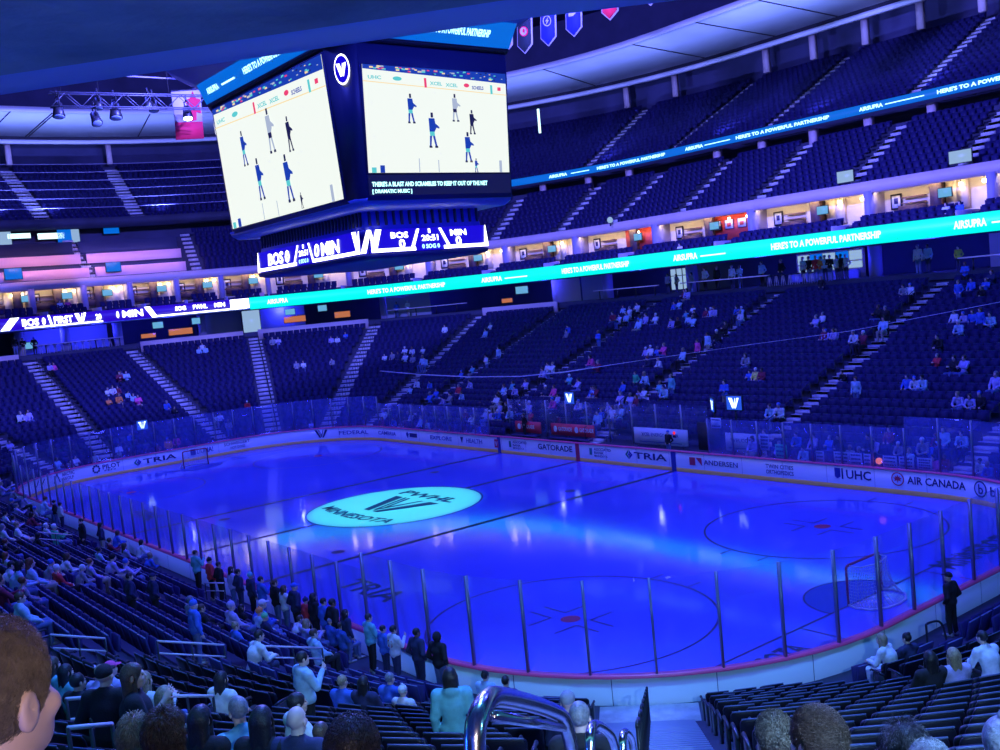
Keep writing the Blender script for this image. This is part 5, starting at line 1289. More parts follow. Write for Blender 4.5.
def far_mesh(kind, hs, hood):
    """one light mesh: slots skin, top, trousers, hair"""
    k = ('person', kind, hs, hood)
    if k in LIB: return LIB[k]
    J = P_(kind); h = .036; lo, hi = bbox(J, .22); G = []
    def fld(): return Field(lo, hi, h)
    A = fld(); head_prims(A, J['head'], False); A.cap(J['neck'] - (0, 0, .03), J['head'], .055, .05, .02)
    for s in (-1, 1): A.ell(J[('wri', s)] + (J[('wri', s)] - J[('elb', s)]) * .25, (.045, .045, .055), .01)
    def build(fn): f = fld(); fn(f); return f.f
    def tp(f):
        f.cap(J['pel'], J['chest'], .135, .14, .05); f.ell(J['pel'] + (0, 0, .02), (.185, .135, .11), .05); f.ell(J['chest'], (.18, .13, .17), .05); f.cap(J[('sho', -1)], J[('sho', 1)], .08, .08, .05)
        for s in (-1, 1): f.cap(J[('sho', s)], J[('elb', s)], .07, .056, .03); f.cap(J[('elb', s)], J[('wri', s)], .055, .042, .02)
        if hood == 'up': f.ell(J['head'] + (0, .03, .02), (.11, .11, .135), .03); f.ell(J['head'] + (0, -.13, -.02), (.07, .09, .09), .01, 's')
    def tr(f):
        f.ell(J['pel'] - (0, 0, .05), (.17, .12, .11), .04)
        for s in (-1, 1): f.cap(J[('hip', s)], J[('knee', s)], .098, .075, .03); f.cap(J[('knee', s)], J[('ank', s)], .075, .06, .02); f.cap(J[('ank', s)] - (0, 0, .03), J[('toe', s)], .045, .04, .02)
    def ha(f):
        if not hs: return
        c = J['head']; f.ell(c + (0, .03, .045), (.098, .112, .10), .0)
        if hs == 'long': f.cap(c + (0, .06, 0), c + (0, .09, -.24), .09, .06, .03)
        f.ell(c + (0, -.12, -.05), (.095, .09, .115), .01, 's')
    Ls = [A.f, build(tp), build(tr), build(ha)]; f = np.minimum.reduce(Ls); V, Fc = surfnets(f, A.lo, h)
    cen = V[Fc].mean(1); ii = np.clip(np.round((cen - A.lo) / h).astype(int), 0, np.array(f.shape) - 1); mi = np.argmin(np.stack([L[tuple(ii.T)] for L in Ls]), 0)
    LIB[k] = mesh_np('person', V, Fc, ['skin fair', 'cloth white', 'cloth jeans', 'hair dark'], mi, True); return LIB[k]
def far_person(loc, rz, sc, kind, top, trou, skin, hs, hc, lab, hood=False, group=None):
    o = link('person', far_mesh(kind, 'long' if hs == 'long' else 'short' if hs else None, hood)); o.location = loc; o.rotation_euler = (0, 0, rz); o.scale = (sc, sc, sc)
    for i, m in enumerate(('skin ' + skin, 'cloth ' + top, 'cloth ' + trou, ('cloth ' if hs in ('beanie', 'cap') else 'hair ') + hc)):
        o.material_slots[i].link = 'OBJECT'; o.material_slots[i].material = M[m]
    return tag(o, lab, 'person', group)
# ------------------------------------------------------------------ where a head seen at a pixel sits on the terraces
def dvec(X, Y):
    ax, ay = np.abs(X), np.abs(Y); cr = (ax > SX) & (ay > SY)
    return np.where(cr, np.hypot(ax - SX, ay - SY) - R0, np.where(ay - 12.95 > ax - 30.48, ay - 12.95, ax - 30.48))
def zfl(d): return np.where(d < .1, -3., np.where(d < 1.1, .4, np.where(d < 22.42, .4 + .378 * (d - 1.5), 8.6)))
def place(px, py, hh, tmin=1.2, snap=True, dfix=None, fwd=.40):
    r = ray(px, py); t = np.concatenate([np.arange(tmin, 30, .02), np.arange(30, 130, .06)]); P = CAMP + t[:, None] * r; d = dvec(P[:, 0], P[:, 1])
    g = P[:, 2] - zfl(d) - hh; i = np.where((g[:-1] > 0) & (g[1:] <= 0) & (d[1:] > .1))[0]
    if not len(i): return None
    i = i[0]; k = int(np.clip(round((d[i] - 1.1 - fwd) / ROW_D), 0, NROW - 1)); flat_ = d[i] > 22.0
    ds = d[i] if flat_ else rd(k) + fwd; z = 8.6 if flat_ else rz(k)
    if .15 < d[i] < 1.2: ds = .75; z = .4; k = 0
    w = np.abs(d - ds) + np.abs(t - t[i]) * .15; j = int(np.argmin(w)); u, dd = inv(P[j, 0], P[j, 1])
    sc = float(np.clip((P[j, 2] - z) / hh, .88, 1.12)); return u, ds, z, k, sc, t[j]
USED_LAB = {}
def uniq(lab, extra):
    for e in [''] + extra:
        l = lab + e
        if l not in USED_LAB: USED_LAB[l] = 1; return l, None
    USED_LAB[lab] += 1 if lab in USED_LAB else 0
    return lab, 'spectators: ' + lab
def hide_seat(u, d):
    q = np.where((np.abs(S_D - d) < .3) & (np.abs(u2s(S_U, d) - float(u2s(u, d))) < .45) & (S_K < 100))[0]
    return q
# ------------------------------------------------------------------ the crowd
CODE = dict(w='white', n='navy', k='black', r='red', p='pink', t='teal', b='royal blue', g='grey', y='yellow', e='green', l='lavender', c='pale blue', m='maroon', o='orange')
DEF = ['white', 'lavender', 'pale blue', 'grey', 'navy', 'white', 'royal blue', 'lavender', 'black', 'grey', 'maroon', 'pale blue']
ROWW = ['first', 'second', 'third', 'fourth', 'fifth', 'sixth', 'seventh', 'eighth', 'ninth', 'tenth', 'eleventh', 'twelfth', 'thirteenth', 'fourteenth', 'fifteenth', 'sixteenth', 'seventeenth', 'eighteenth', 'nineteenth', 'twentieth', 'twenty-first', 'twenty-second', 'twenty-third', 'twenty-fourth', 'twenty-fifth', 'twenty-sixth']
def sect(u):
    b = [(-.45, 'past the nearest far aisle'), (5.5, 'over the AIR CANADA advert'), (10.45, 'over the UHC advert'), (16.5, 'over the ANDERSEN advert'), (22.95, 'over the penalty bench'), (29., 'over the red bench walls'), (35., 'over the blue line bench end'), (40., 'left of the benches'), (44.6, 'at the far corner start'), (47.4, 'in the far corner'),
         (50.58, 'below the scoreboard'), (53.95, 'under the violet ribbon'), (57.25, 'right of the far goal'), (61.8, 'behind the far goal'), (66.12, 'left of the far goal'), (69.5, 'at the left far corner'), (79.5, 'in the crowded corner'), (95, 'far along the near side'), (108, 'midway along the near side'), (118, 'along the near side'), (124., 'before the near corner'), (130, 'left of the wide stairs'), (140, 'right of the wide stairs')]
    for v, s in b:
        if u < v: return s
    return 'by the near goal'
TR = ['jeans', 'black', 'navy', 'jeans', 'khaki']
QUEUE = []
def far_list(txt, surf='low'):
    for it in txt.split():
        q = it.split(','); px, py = float(q[0]), float(q[1]); code = q[2] if len(q) > 2 else ''
        stand = 'S' in code; c = code.replace('S', ''); top = CODE[c] if c else random.choice(DEF)
        hh = 1.615 if stand else 1.215; pl = place(px, py, hh, tmin=8., fwd=.2 if stand else .36)
        if not pl or pl[1] > 21.9:
            r = ray(px, py); tt = np.arange(20, 130, .05); PP = CAMP + tt[:, None] * r; dd = dvec(PP[:, 0], PP[:, 1]); i = np.where((dd[:-1] < 23.3) & (dd[1:] >= 23.3))[0]
            if not len(i): continue
            i = i[0]; stand = True; u = inv(PP[i, 0], PP[i, 1])[0]; pl = (u, 23.3, 8.95, 25, float(np.clip((PP[i, 2] - 8.95) / 1.615, .92, 1.1)), tt[i])
        u, d, z, k, sc, t = pl
        hs = random.choice(['short', 'short', 'long', 'short', 'long', 'beanie', 'cap']); hc = random.choice(['dark', 'brown', 'blond', 'dark', 'grey', 'auburn']) if hs not in ('beanie', 'cap') else random.choice(['navy', 'white', 'black', 'royal blue'])
        skin = random.choice(['fair', 'fair', 'tan', 'fair', 'deep']); kind = random.choice(['stand', 'stand_pocket', 'stand_cross']) if stand else random.choice(['sit', 'sit_lean', 'sit_phone'])
        hat = hs in ('beanie', 'cap')
        hw = {'short': 'short ', 'long': 'long '}.get(hs, '') + hc + (' hair' if not hat else ' ' + hs)
        rw = (ROWW[k] + ' row, ' if d < 22 else 'concourse rail, ') + sect(u)
        act = {'stand': 'standing', 'stand_pocket': 'standing', 'stand_cross': 'arms folded', 'sit': 'seated', 'sit_lean': 'leaning forward', 'sit_phone': 'holding phone'}[kind]
        P = p3(u, d, z); rz_ = ang(u) - PI / 2 + random.uniform(-.25, .25)
        QUEUE.append((t, (tuple(P), rz_, sc, kind, top, random.choice(TR), skin, hs, hc, (act, rw, hw, skin))))
# far side and far end, head positions read off the stands
far_list('444,326 489,324,w 484,330,c 384,355 391,353 397,353 404,348,w 404,354 412,348,w 412,356 422,348,w 421,357 425,358 486,356,wS 498,348,cS 471,367,t 460,372,b 546,364,w 551,364 543,369 568,326 565,331')
far_list('417,380 428,393,b 435,390,b 430,382 443,398,l 448,394 457,386,r 462,393,c 470,381 502,386 499,393 495,396 511,383,t 524,381,l 568,376,t 576,380,l 544,388 556,396 552,387,p 409,388,c')
far_list('613,313 618,316,w 622,307 628,308,w 625,314,c 636,304,w 644,315,l 640,317,c 654,315,w 637,320,c 673,303,b 678,301 692,307,w 695,311 687,316,c 691,317,c 685,312,t 678,319 672,319 705,309 709,309,c 714,308 740,308,c 737,307 741,312,w')
far_list('598,332,bS 644,349 649,347,w 656,348 662,345,p 648,358 659,359,w 681,350,c 697,341,pS 707,334,cS 717,331,k 724,323,k 591,356,p 596,362 746,355 754,370,y 748,372 760,370,m 635,373,eS 645,373,c 671,376,tS 658,383,t 664,386,c 621,383 619,394 590,388 594,388 629,395,l 634,397 639,391,l 642,389 724,382,bS 609,404 618,406 579,401 586,405,k')
far_list('667,275,l 677,290 683,291 687,290,l 692,289 716,268,S 731,267,wS 739,267,cS 761,262,S 704,269,S 780,258,kS 802,258,w 808,258,kS 824,257,cS 840,256,kS 845,256,w 815,257,rS 820,258,oS 829,257,kS 836,257,S 821,278,kS 821,314,w 814,317 824,331,l 834,331')
far_list('917,246,wS 927,245,cS 958,256,yS 965,264,bS 958,282,bS 970,280 903,286 909,285,w 876,307,k 885,308,kS 882,319,c 822,330 834,330,l 854,332 861,333 952,312,w 964,314,l 971,312,b 980,310,bS 990,314,c 959,322,c 935,356,r 952,358,k 962,358,l 938,336,k 905,377,b 915,378,w 923,377,c 958,394,l 970,396,l 978,394,k 994,374,l 855,379,cS 843,372,k 990,272 981,288,k 985,280,b')
far_list('770,406,c 779,405,w 762,432,w 753,438,l 780,443,l 797,434,b 804,448 811,436 828,438,b 839,436,k 869,436 848,448 857,450 887,430 872,440 923,440 927,445,b 937,437 942,430,c 899,445 907,451 935,457,p 943,461 981,468,w 989,464,b 962,433,c')
far_list('503,388 498,404,l 504,404 498,411,b 510,409 521,403 527,403 529,412,r 523,415,kS 549,415 558,416 578,401,w 584,404 556,396 553,399,p 592,388 610,408,w 618,406 600,412,b 596,413 544,387 515,387,l 668,440,kS')
far_list('108,389,w 112,387 117,387 118,395,o 109,399,o 127,392 133,395 138,396,p 119,373 166,402,b 175,408,k 215,416,w 220,414 228,421,g 247,402,r 129,434,b 118,445,wS 130,451 94,454,w 76,457 58,459 176,437,pS 168,439,o 158,445,m 14,338,kS 23,344,kS 34,341,kS 49,364 54,364,p 120,372 126,372 256,322,kS 202,344,w 205,347 199,348 272,338 278,338 331,337 337,337,w 345,333,b 296,362 303,362 332,359 396,304,b 407,302,w 19,413,w 25,414 28,411 10,442,l')
far_list('306,424 311,425 383,411 381,422 394,421,b 406,413 410,415,w 419,418,c 438,419 428,427 466,412 470,416,w 478,425,b 484,411 488,413,l')
# people up in the suites
for n, (u, d, z, top) in enumerate(((61.9, 22.9, 12.36, 'pink'), (62.6, 22.9, 12.36, 'white'), (10.4, 22., 11.98, 'white'), (9.5, 22., 11.98, 'royal blue'), (31.8, 21., 11.6, 'white'))):
    far_person(tuple(p3(u, d + .36, z)), ang(u) - PI / 2, 1., 'sit', top, 'black', 'fair', 'short', 'dark', 'person in %s seated in a suite %s' % (top, locword(u)))
# small figures in the dense crowd at the left edge of the near side
far_list('5,483 12,490 19,505 30,515 6,526 36,536 9,541 43,498,c 54,502,kS 60,505,S 75,505 38,508 49,525,w 58,526,e 24,499 10,501 8,513 16,517 21,524,w 64,557,w 113,540 128,545 102,549 110,558 130,561 80,570 94,561 10,557,w 16,566 5,573 28,580 62,567,r 100,525,nS 116,535,b 140,548,w 148,556,b 48,563 36,560')

def flush(n):
    QUEUE.sort(key=lambda q: q[0])
    for t, a in QUEUE[:n]:
        act, rw, hw, skin = a[9]
        lab, grp = uniq('person in %s %s, %s' % (a[4], act, rw), [', ' + hw] if len(('person in %s %s, %s, %s' % (a[4], act, rw, hw)).split()) <= 16 else []); far_person(*a[:9], lab, group=grp)
    V, F, MI, mats, off = [], [], [], [], 0
    def mid(m):
        if m not in mats: mats.append(m)
        return mats.index(m)
    for t, (loc, rz_, sc, kind, top, tr, skin, hs, hc, _) in QUEUE[n:]:
        me = far_mesh(kind, 'long' if hs == 'long' else 'short' if hs else None, False); v = np.zeros(len(me.vertices) * 3); me.vertices.foreach_get('co', v); v = v.reshape(-1, 3) * sc
        c, s = math.cos(rz_), math.sin(rz_); v = v @ np.array([[c, s, 0], [-s, c, 0], [0, 0, 1]]) + np.array(loc); f = np.zeros(len(me.loops), np.int64); me.loops.foreach_get('vertex_index', f)
        mi = np.zeros(len(me.polygons), np.int32); me.polygons.foreach_get('material_index', mi); mp = np.array([mid('skin ' + skin), mid('cloth ' + top), mid('cloth ' + tr), mid(('cloth ' if hs in ('beanie', 'cap') else 'hair ') + hc)])
        V.append(v); F.append(f.reshape(-1, 4) + off); MI.append(mp[mi]); off += len(v)
    if V: o = link('distant_spectators', mesh_np('distant_spectators', np.concatenate(V), np.concatenate(F), mats, np.concatenate(MI), True)); o['kind'] = 'stuff'; tag(o, 'scattered tiny spectators seated in the most distant stands', 'spectators')
    print('queue', len(QUEUE))
# ------------------------------------------------------------------ the near crowd, each figure with body, clothes, shoes and hair
def near(px, py, kind, top, trou, skin, hs, hc, lab, hood=False, short=False, turn=0., res=.012, sc=None):
    st = kind.startswith('stand'); hh = P_(kind)['head'][2]
    pl = place(px, py, hh, tmin=9. if st else 5., fwd=.12 if st else .36)
    if not pl: print('NO PLACE', lab); return
    u, d, z, k, s, t = pl
    lab, grp = uniq(lab, [' in the %s row' % ROWW[k]])
    return mid_person(tuple(p3(u, d, z)), ang(u) - PI / 2 + turn, sc or s, kind, top, trou, skin, hs, hc, lab, hood, short, res, grp)
def on_platform(px, py, D, kind, top, trou, skin, hs, hc, lab, hood, turn=0., short=False):
    P = dist(px, py, D); z = P[2] - P_(kind)['head'][2]; u, d = inv(P[0], P[1]); zf = float(zfl(d)) - .3
    S(MB().box((P[0], P[1], (z + zf) / 2), (1.3, 1.3, z - zf), ang(u)).obj('floor_platform', 'concrete'))
    h = P_(kind)['head']; a = ang(u) - PI / 2 + turn
    return mid_person((P[0] + h[1] * math.sin(a), P[1] - h[1] * math.cos(a), z), a, 1., kind, top, trou, skin, hs, hc, lab, hood, short)
def dist(px, py, D): q = ray(px, py); return CAMP + q / np.linalg.norm(q) * D
N = near
N(193, 605, 'stand', 'royal blue', 'jeans', 'fair', 'beanie', 'royal blue', 'person in blue hoodie and beanie standing behind the thin guard rail', 'down')
N(195, 553, 'stand_phone', 'teal', 'black', 'fair', 'short', 'dark', 'person in teal and white jacket standing before the glass, tallest in its row', turn=.2)
N(209, 561, 'stand', 'red', 'black', 'fair', 'beanie', 'black', 'person in red jacket standing next to the teal jacket')
N(218, 566, 'stand_pocket', 'black', 'black', 'tan', 'short', 'dark', 'person in black top standing right of the red jacket')
N(231, 571, 'stand', 'lavender', 'jeans', 'fair', 'long', 'dark', 'person with long dark hair and lavender top standing at the glass')
N(238, 575, 'stand_pocket', 'navy', 'navy', 'fair', 'short', 'dark', 'person in navy coat standing at the glass by the lavender top')
N(250, 576, 'stand', 'navy', 'black', 'tan', 'beanie', 'teal', 'person in navy jacket with teal beanie standing at the glass')
N(260, 580, 'stand_phone', 'royal blue', 'jeans', 'fair', 'short', 'dark', 'person in bright blue jersey filming at the glass')
N(274, 583, 'stand', 'black', 'jeans', 'fair', 'pony', 'brown', 'person in black top with brown ponytail at the glass')
N(283, 589, 'stand_phone', 'white', 'jeans', 'fair', 'long', 'brown', 'person in white jersey with long brown hair at the glass')
N(294, 587, 'stand_pocket', 'navy', 'black', 'fair', 'cap', 'royal blue', 'person in dark jacket with blue cap standing tall at the glass', 'down')
N(305, 596, 'stand', 'red', 'black', 'fair', 'beanie', 'navy', 'child sized person in red coat at the glass', sc=.82)
N(313, 597, 'stand', 'black', 'black', 'tan', 'long', 'dark', 'person with long dark hair and black coat at the glass')
N(323, 602, 'stand', 'royal blue', 'jeans', 'fair', 'short', 'dark', 'person in blue top at the glass left of the big black coat')
N(332, 603, 'stand_pocket', 'black', 'black', 'deep', 'fluffy', 'dark', 'broad person in black coat at the glass')
N(345, 614, 'stand', 'navy', 'jeans', 'fair', 'long', 'dark', 'person in navy coat last before the gap in the standing row')
N(195, 599, 'sit', 'grey', 'black', 'fair', 'short', 'grey', 'person with pale grey hair seated behind the blue hoodie')
N(206, 607, 'sit', 'black', 'black', 'fair', 'short', 'brown', 'person in black seated right of the blue hoodie')
N(236, 605, 'sit', 'lavender', 'jeans', 'fair', 'beanie', 'lavender', 'person in lavender beanie and top seated near the glass')
N(245, 607, 'sit', 'black', 'black', 'fair', 'long', 'dark', 'person with long dark hair seated beside the lavender beanie')
N(259, 605, 'sit_lean', 'royal blue', 'jeans', 'fair', 'cap', 'white', 'person in white cap and blue jersey seated near the glass')
N(264, 611, 'sit', 'pale blue', 'jeans', 'fair', 'beanie', 'orange', 'person in orange beanie seated near the glass')
N(269, 616, 'sit', 'navy', 'jeans', 'fair', 'beanie', 'lime', 'person in lime green beanie seated near the glass')
N(240, 625, 'sit', 'royal blue', 'black', 'fair', 'bun', 'blond', 'person in dark blue jacket with a fair bun seated alone in an empty row')
N(297, 620, 'sit_lean', 'white', 'jeans', 'fair', 'short', 'brown', 'person in white jersey leaning forward below the standing row')
N(311, 622, 'sit_phone', 'lavender', 'jeans', 'fair', 'long', 'blond', 'person in lavender hoodie with fair hair seated below the standing row', 'down')
N(319, 632, 'sit', 'pale blue', 'black', 'fair', 'short', 'brown', 'person in pale blue shirt seated below the lavender hoodie')
N(335, 628, 'sit', 'royal blue', 'jeans', 'fair', 'cap', 'grey', 'person in blue coat with grey cap seated below the navy coat')
N(345, 630, 'sit', 'royal blue', 'jeans', 'fair', 'short', 'brown', 'person in blue coat seated last in the row before the gap')
N(255, 637, 'sit_lean', 'white', 'navy', 'fair', 'short', 'dark', 'person in white sleeves leaning over an empty row')
N(368, 618, 'stand_cross', 'teal', 'black', 'fair', 'short', 'dark', 'person in teal top and black trousers standing at the boards')
N(382, 625, 'stand', 'royal blue', 'navy', 'fair', 'short', 'dark', 'child in blue top standing at the boards', sc=.85)
jp = N(393, 630, 'stand_phone', 'white', 'navy', 'tan', 'fluffy', 'dark', 'person in white jersey numbered 26 with curly dark hair at the boards')
N(416, 633, 'stand_pocket', 'navy', 'navy', 'deep', 'short', 'dark', 'person in long navy coat standing at the boards')
N(437, 637, 'stand_pocket', 'black', 'jeans', 'fair', 'long', 'dark', 'person in black hooded jacket standing at the boards with hands in pockets', 'up')
on_platform(450, 677, 13.8, 'stand', 'teal', 'jeans', 'fair', 'long', 'dark', 'person in pale teal hoodie standing below the chrome rail', 'down', .25)
N(302, 659, 'stand_phone', 'pale blue', 'black', 'fair', 'short', 'dark', 'person in pale hoodie standing and eating between empty rows', 'down', turn=-.5)
N(309, 700, 'sit', 'white', 'black', 'tan', 'short', 'dark', 'dark haired child in white shirt seated beside a bald man', turn=-.7)
N(304, 714, 'sit', 'navy', 'black', 'fair', None, 'dark', 'bald man in navy sweater with red collar seated by the child')
N(324, 711, 'sit', 'lavender', 'black', 'fair', 'short', 'brown', 'small child with brown hair seated beside the child in white', sc=.85)
N(270, 714, 'sit', 'black', 'black', 'fair', 'long', 'dark', 'person with long black hair seated left of the bald man')
N(347, 679, 'sit', 'royal blue', 'black', 'fair', 'short', 'blond', 'person with cropped fair hair seated below the standing row')
N(368, 680, 'sit', 'navy', 'black', 'fair', 'long', 'dark', 'person with long dark hair and navy coat seated before the boards')
N(394, 676, 'sit', 'royal blue', 'black', 'fair', 'short', 'grey', 'person with grey crop and blue sweater seated before the boards')
N(405, 680, 'sit', 'white', 'black', 'fair', 'beanie', 'white', 'small child in white beanie seated beside the grey crop', sc=.85)
N(488, 674, 'sit', 'pale blue', 'jeans', 'fair', 'bun', 'dark', 'child with dark bun seated in the first rows by the boards')
N(508, 679, 'sit', 'navy', 'black', 'fair', 'short', 'dark', 'child in navy jacket seated in the first rows by the boards')
N(569, 697, 'sit', 'navy', 'black', 'fair', 'cap', 'grey', 'person in grey cap seated low by the wide stairs')
N(581, 710, 'sit', 'black', 'black', 'fair', 'short', 'grey', 'grey haired person seated beside the handrail')
N(61, 662, 'sit', 'teal', 'black', 'fair', 'long', 'brown', 'person with long brown hair seated behind the thin guard rail, teal sleeve')
N(74, 669, 'sit', 'teal', 'jeans', 'fair', 'long', 'dark', 'person in pale teal shirt seated beside the long brown hair')
N(86, 679, 'sit', 'black', 'black', 'tan', 'short', 'dark', 'person in black with short dark hair seated beside the teal shirt')
N(96, 675, 'sit_lean', 'lavender', 'black', 'fair', 'short', 'blond', 'person with fair hair seated leaning near the dark coat')
N(118, 666, 'sit', 'lavender', 'navy', 'fair', 'cap', 'pink', 'person in bright pink cap seated above the guard rail')
N(152, 677, 'sit_phone', 'white', 'jeans', 'fair', 'long', 'blond', 'person in white scarf seated beside the pink cap')
on_platform(134, 676, 11.2, 'stand_phone', 'black', 'pale blue', 'fair', 'long', 'brown', 'person in black vest with bare arms holding a phone', False, -.9, True)
on_platform(105, 676, 12.2, 'stand_pocket', 'black', 'black', 'fair', 'cap', 'black', 'broad person in black coat standing left of the bare arms', False, .3)
N(173, 692, 'sit', 'navy', 'jeans', 'fair', 'long', 'blond', 'person with long fair hair and navy coat seated beyond the bare arms')
N(228, 676, 'sit', 'white', 'black', 'fair', 'long', 'dark', 'person in white coat seated at the end of a rail')
N(210, 713, 'sit', 'black', 'black', 'fair', 'long', 'dark', 'person with long dark hair seated right of the long brown mane')
N(242, 714, 'sit_lean', 'teal', 'black', 'fair', 'short', 'grey', 'grey haired person in teal sleeves looking sideways', turn=.8)
N(129, 577, 'stand_pocket', 'navy', 'black', 'fair', 'short', 'dark', 'broad person in navy jacket with back turned among the rows')
N(152, 577, 'stand_pocket', 'navy', 'black', 'tan', 'cap', 'navy', 'second broad person in navy jacket with cap among the rows')
N(81, 521, 'stand', 'black', 'black', 'fair', 'short', 'dark', 'person in black suit standing facing the camera in the aisle', turn=PI)
N(949, 577, 'stand_pocket', 'black', 'black', 'tan', 'cap', 'black', 'security guard in black standing in the seats behind the near goal')
N(886, 640, 'sit_lean', 'white', 'white', 'fair', 'long', 'blond', 'person in white sweater leaning at the boards behind the goal', turn=.4)
N(902, 637, 'sit', 'navy', 'black', 'fair', 'bun', 'dark', 'dark haired person seated beside the white sweater')
N(925, 656, 'sit', 'black', 'black', 'fair', 'long', 'dark', 'person with long dark hair seated beside the long fair hair')
N(948, 653, 'sit', 'lavender', 'black', 'fair', 'long', 'blond', 'person with long fair hair seated before the goal end rows')
N(986, 639, 'sit_lean', 'white', 'black', 'fair', 'short', 'dark', 'person in white sleeves at the picture edge behind the goal')
N(8, 566, 'sit_lean', 'white', 'jeans', 'fair', 'short', 'dark', 'person in white jacket leaning over empty rows at the picture edge')
N(27, 596, 'sit', 'pale blue', 'jeans', 'fair', 'short', 'brown', 'person in pale shirt seated low at the picture edge')
# the jersey number
if jp:
    mb = MB(); c = P_('stand')['chest']
    put_text(mb, '26', lambda x, y: (-x, .147 + .0 * y, y), .22, w=.24, y0=1.14, align='c', bold=.04); tag(mb.obj('jersey_number', 'flag_red', [q for q in jp.children if q.name.startswith('jacket')][0]), 'red number 26')

# ------------------------------------------------------------------ heads close to the camera, finely built with strands of hair
def strands(me_key, style, c0, n, L, flow, mname, seed=1, wid=.0011, spread=.35):
    V, F = hair_field(style, V3(0, 0, 0), .006).mesh(); rg = np.random.default_rng(seed)
    a, b, d = V[F[:, 0]], V[F[:, 1]], V[F[:, 3]]; nr = np.cross(b - a, d - a); ar = np.linalg.norm(nr, axis=1); nr /= ar[:, None] + 1e-12
    q = rg.choice(len(F), n, p=ar / ar.sum()); r1, r2 = rg.random((2, n, 1)); root = a[q] + (b[q] - a[q]) * r1 + (d[q] - a[q]) * r2 - nr[q] * .004; nn = nr[q]
    fl = np.asarray(flow, float); dr = nn * .5 + (fl - nn * (nn @ fl)[:, None]) * 1.0 + rg.normal(0, spread, (n, 3)) * .5; dr /= np.linalg.norm(dr, axis=1)[:, None]
    ln = L * (.6 + .8 * rg.random((n, 1))); mid = root + dr * ln * .55 + nn * .004; tip = root + dr * ln + (fl * .3 - nn * .35) * ln * .5
    s = np.cross(dr, nn); s /= np.linalg.norm(s, axis=1)[:, None] + 1e-9; w = wid
    P = np.stack([root - s * w, root + s * w, root + nn * w * 1.5, mid - s * w * .8, mid + s * w * .8, mid + nn * w * 1.2, tip], 1)
    fq = np.array([(0, 1, 4, 3), (1, 2, 5, 4), (2, 0, 3, 5)]); ft = np.array([(3, 4, 6), (4, 5, 6), (5, 3, 6)]); o = (np.arange(n) * 7)[:, None, None]
    V2 = np.concatenate([V, P.reshape(-1, 3)]); k = len(V)
    return mesh_np('hair', V2, [F, (fq[None] + o).reshape(-1, 4) + k, (ft[None] + o).reshape(-1, 3) + k], mname, smooth=True)
def fore(px, py, D, kind, top, skin, style, hc, lab, turn=0., n=5000, L=.028, flow=(0, .6, -.8), head=None, seed=1, spread=.35, wid=.0011, tilt=0., sc=1.):
    P = CAMP + ray(px, py) / np.linalg.norm(ray(px, py)) * D; u, d = inv(P[0], P[1]); J = P_(kind); z = P[2] - J['head'][2] * sc
    a = ang(u) - PI / 2 + turn; h = J['head'] * sc; loc = (P[0] - (h[0] * math.cos(a) - h[1] * math.sin(a)), P[1] - (h[0] * math.sin(a) + h[1] * math.cos(a)), z)
    r = mid_person(loc, a, sc, kind, top, 'black', skin, None, hc, lab, 'down' if head == 'hood' else False, False, .0075)
    o = link('hair', strands(None, style, None, n, L, flow, 'hair ' + hc, seed, wid, spread), r); o.location = tuple(J['head']); return r
fore(-4, 700, 1.93, 'stand', 'black', 'fair', 'short', 'light brown', 'man with short brown hair nearest the camera at the picture edge, ear showing', turn=-.10, n=16000, L=.016, seed=3, wid=.0006, spread=.2)
fore(355, 756, 3.45, 'sit', 'black', 'tan', 'short', 'dark', 'person with smooth dark hair close to the camera near the chrome rail', n=7000, L=.012, seed=4, spread=.06)
fore(775, 739, 5.3, 'sit', 'black', 'fair', 'short', 'light brown', 'person with short lighter hair seated left of the big dark haired man', n=5000, L=.024, seed=5, spread=.2, flow=(0, .5, .6))
fore(817, 743, 4.1, 'sit', 'black', 'fair', 'short', 'brown', 'big man with thick brushed dark brown hair seated close to the camera', turn=.45, n=9000, L=.026, seed=6, spread=.14, flow=(0, .8, .3))
fore(905, 752, 5.2, 'sit', 'black', 'fair', 'long', 'dark', 'person with dark glossy hair seated right of the big brown haired man', n=5000, L=.05, seed=7, spread=.15)
fore(931, 772, 4.9, 'sit', 'grey', 'fair', 'short', 'grey', 'grey haired person whose crown just shows at the picture bottom', n=4000, seed=8, L=.02, spread=.15)
fore(1006, 752, 5.0, 'sit', 'royal blue', 'fair', 'beanie', 'grey', 'person in a shiny violet blue hat at the picture corner', n=20, L=.004, seed=9).children[-1].data.materials.__setitem__(0, M['cloth royal blue'])
fore(166, 731, 7.3, 'sit', 'black', 'fair', 'long', 'brown', 'person with a long brown mane seated with back to the camera', n=7000, L=.07, seed=10, spread=.12, flow=(0, .1, -1), wid=.0022)
fore(136, 733, 8.6, 'sit', 'black', 'fair', 'long', 'blond', 'person with grey blond shoulder hair seated left of the long brown mane', n=5000, L=.06, seed=11, spread=.12, flow=(0, .1, -1), wid=.0022)
NP = sum(1 for o in bpy.data.objects if o.name.startswith('person'))
flush(298 - NP)

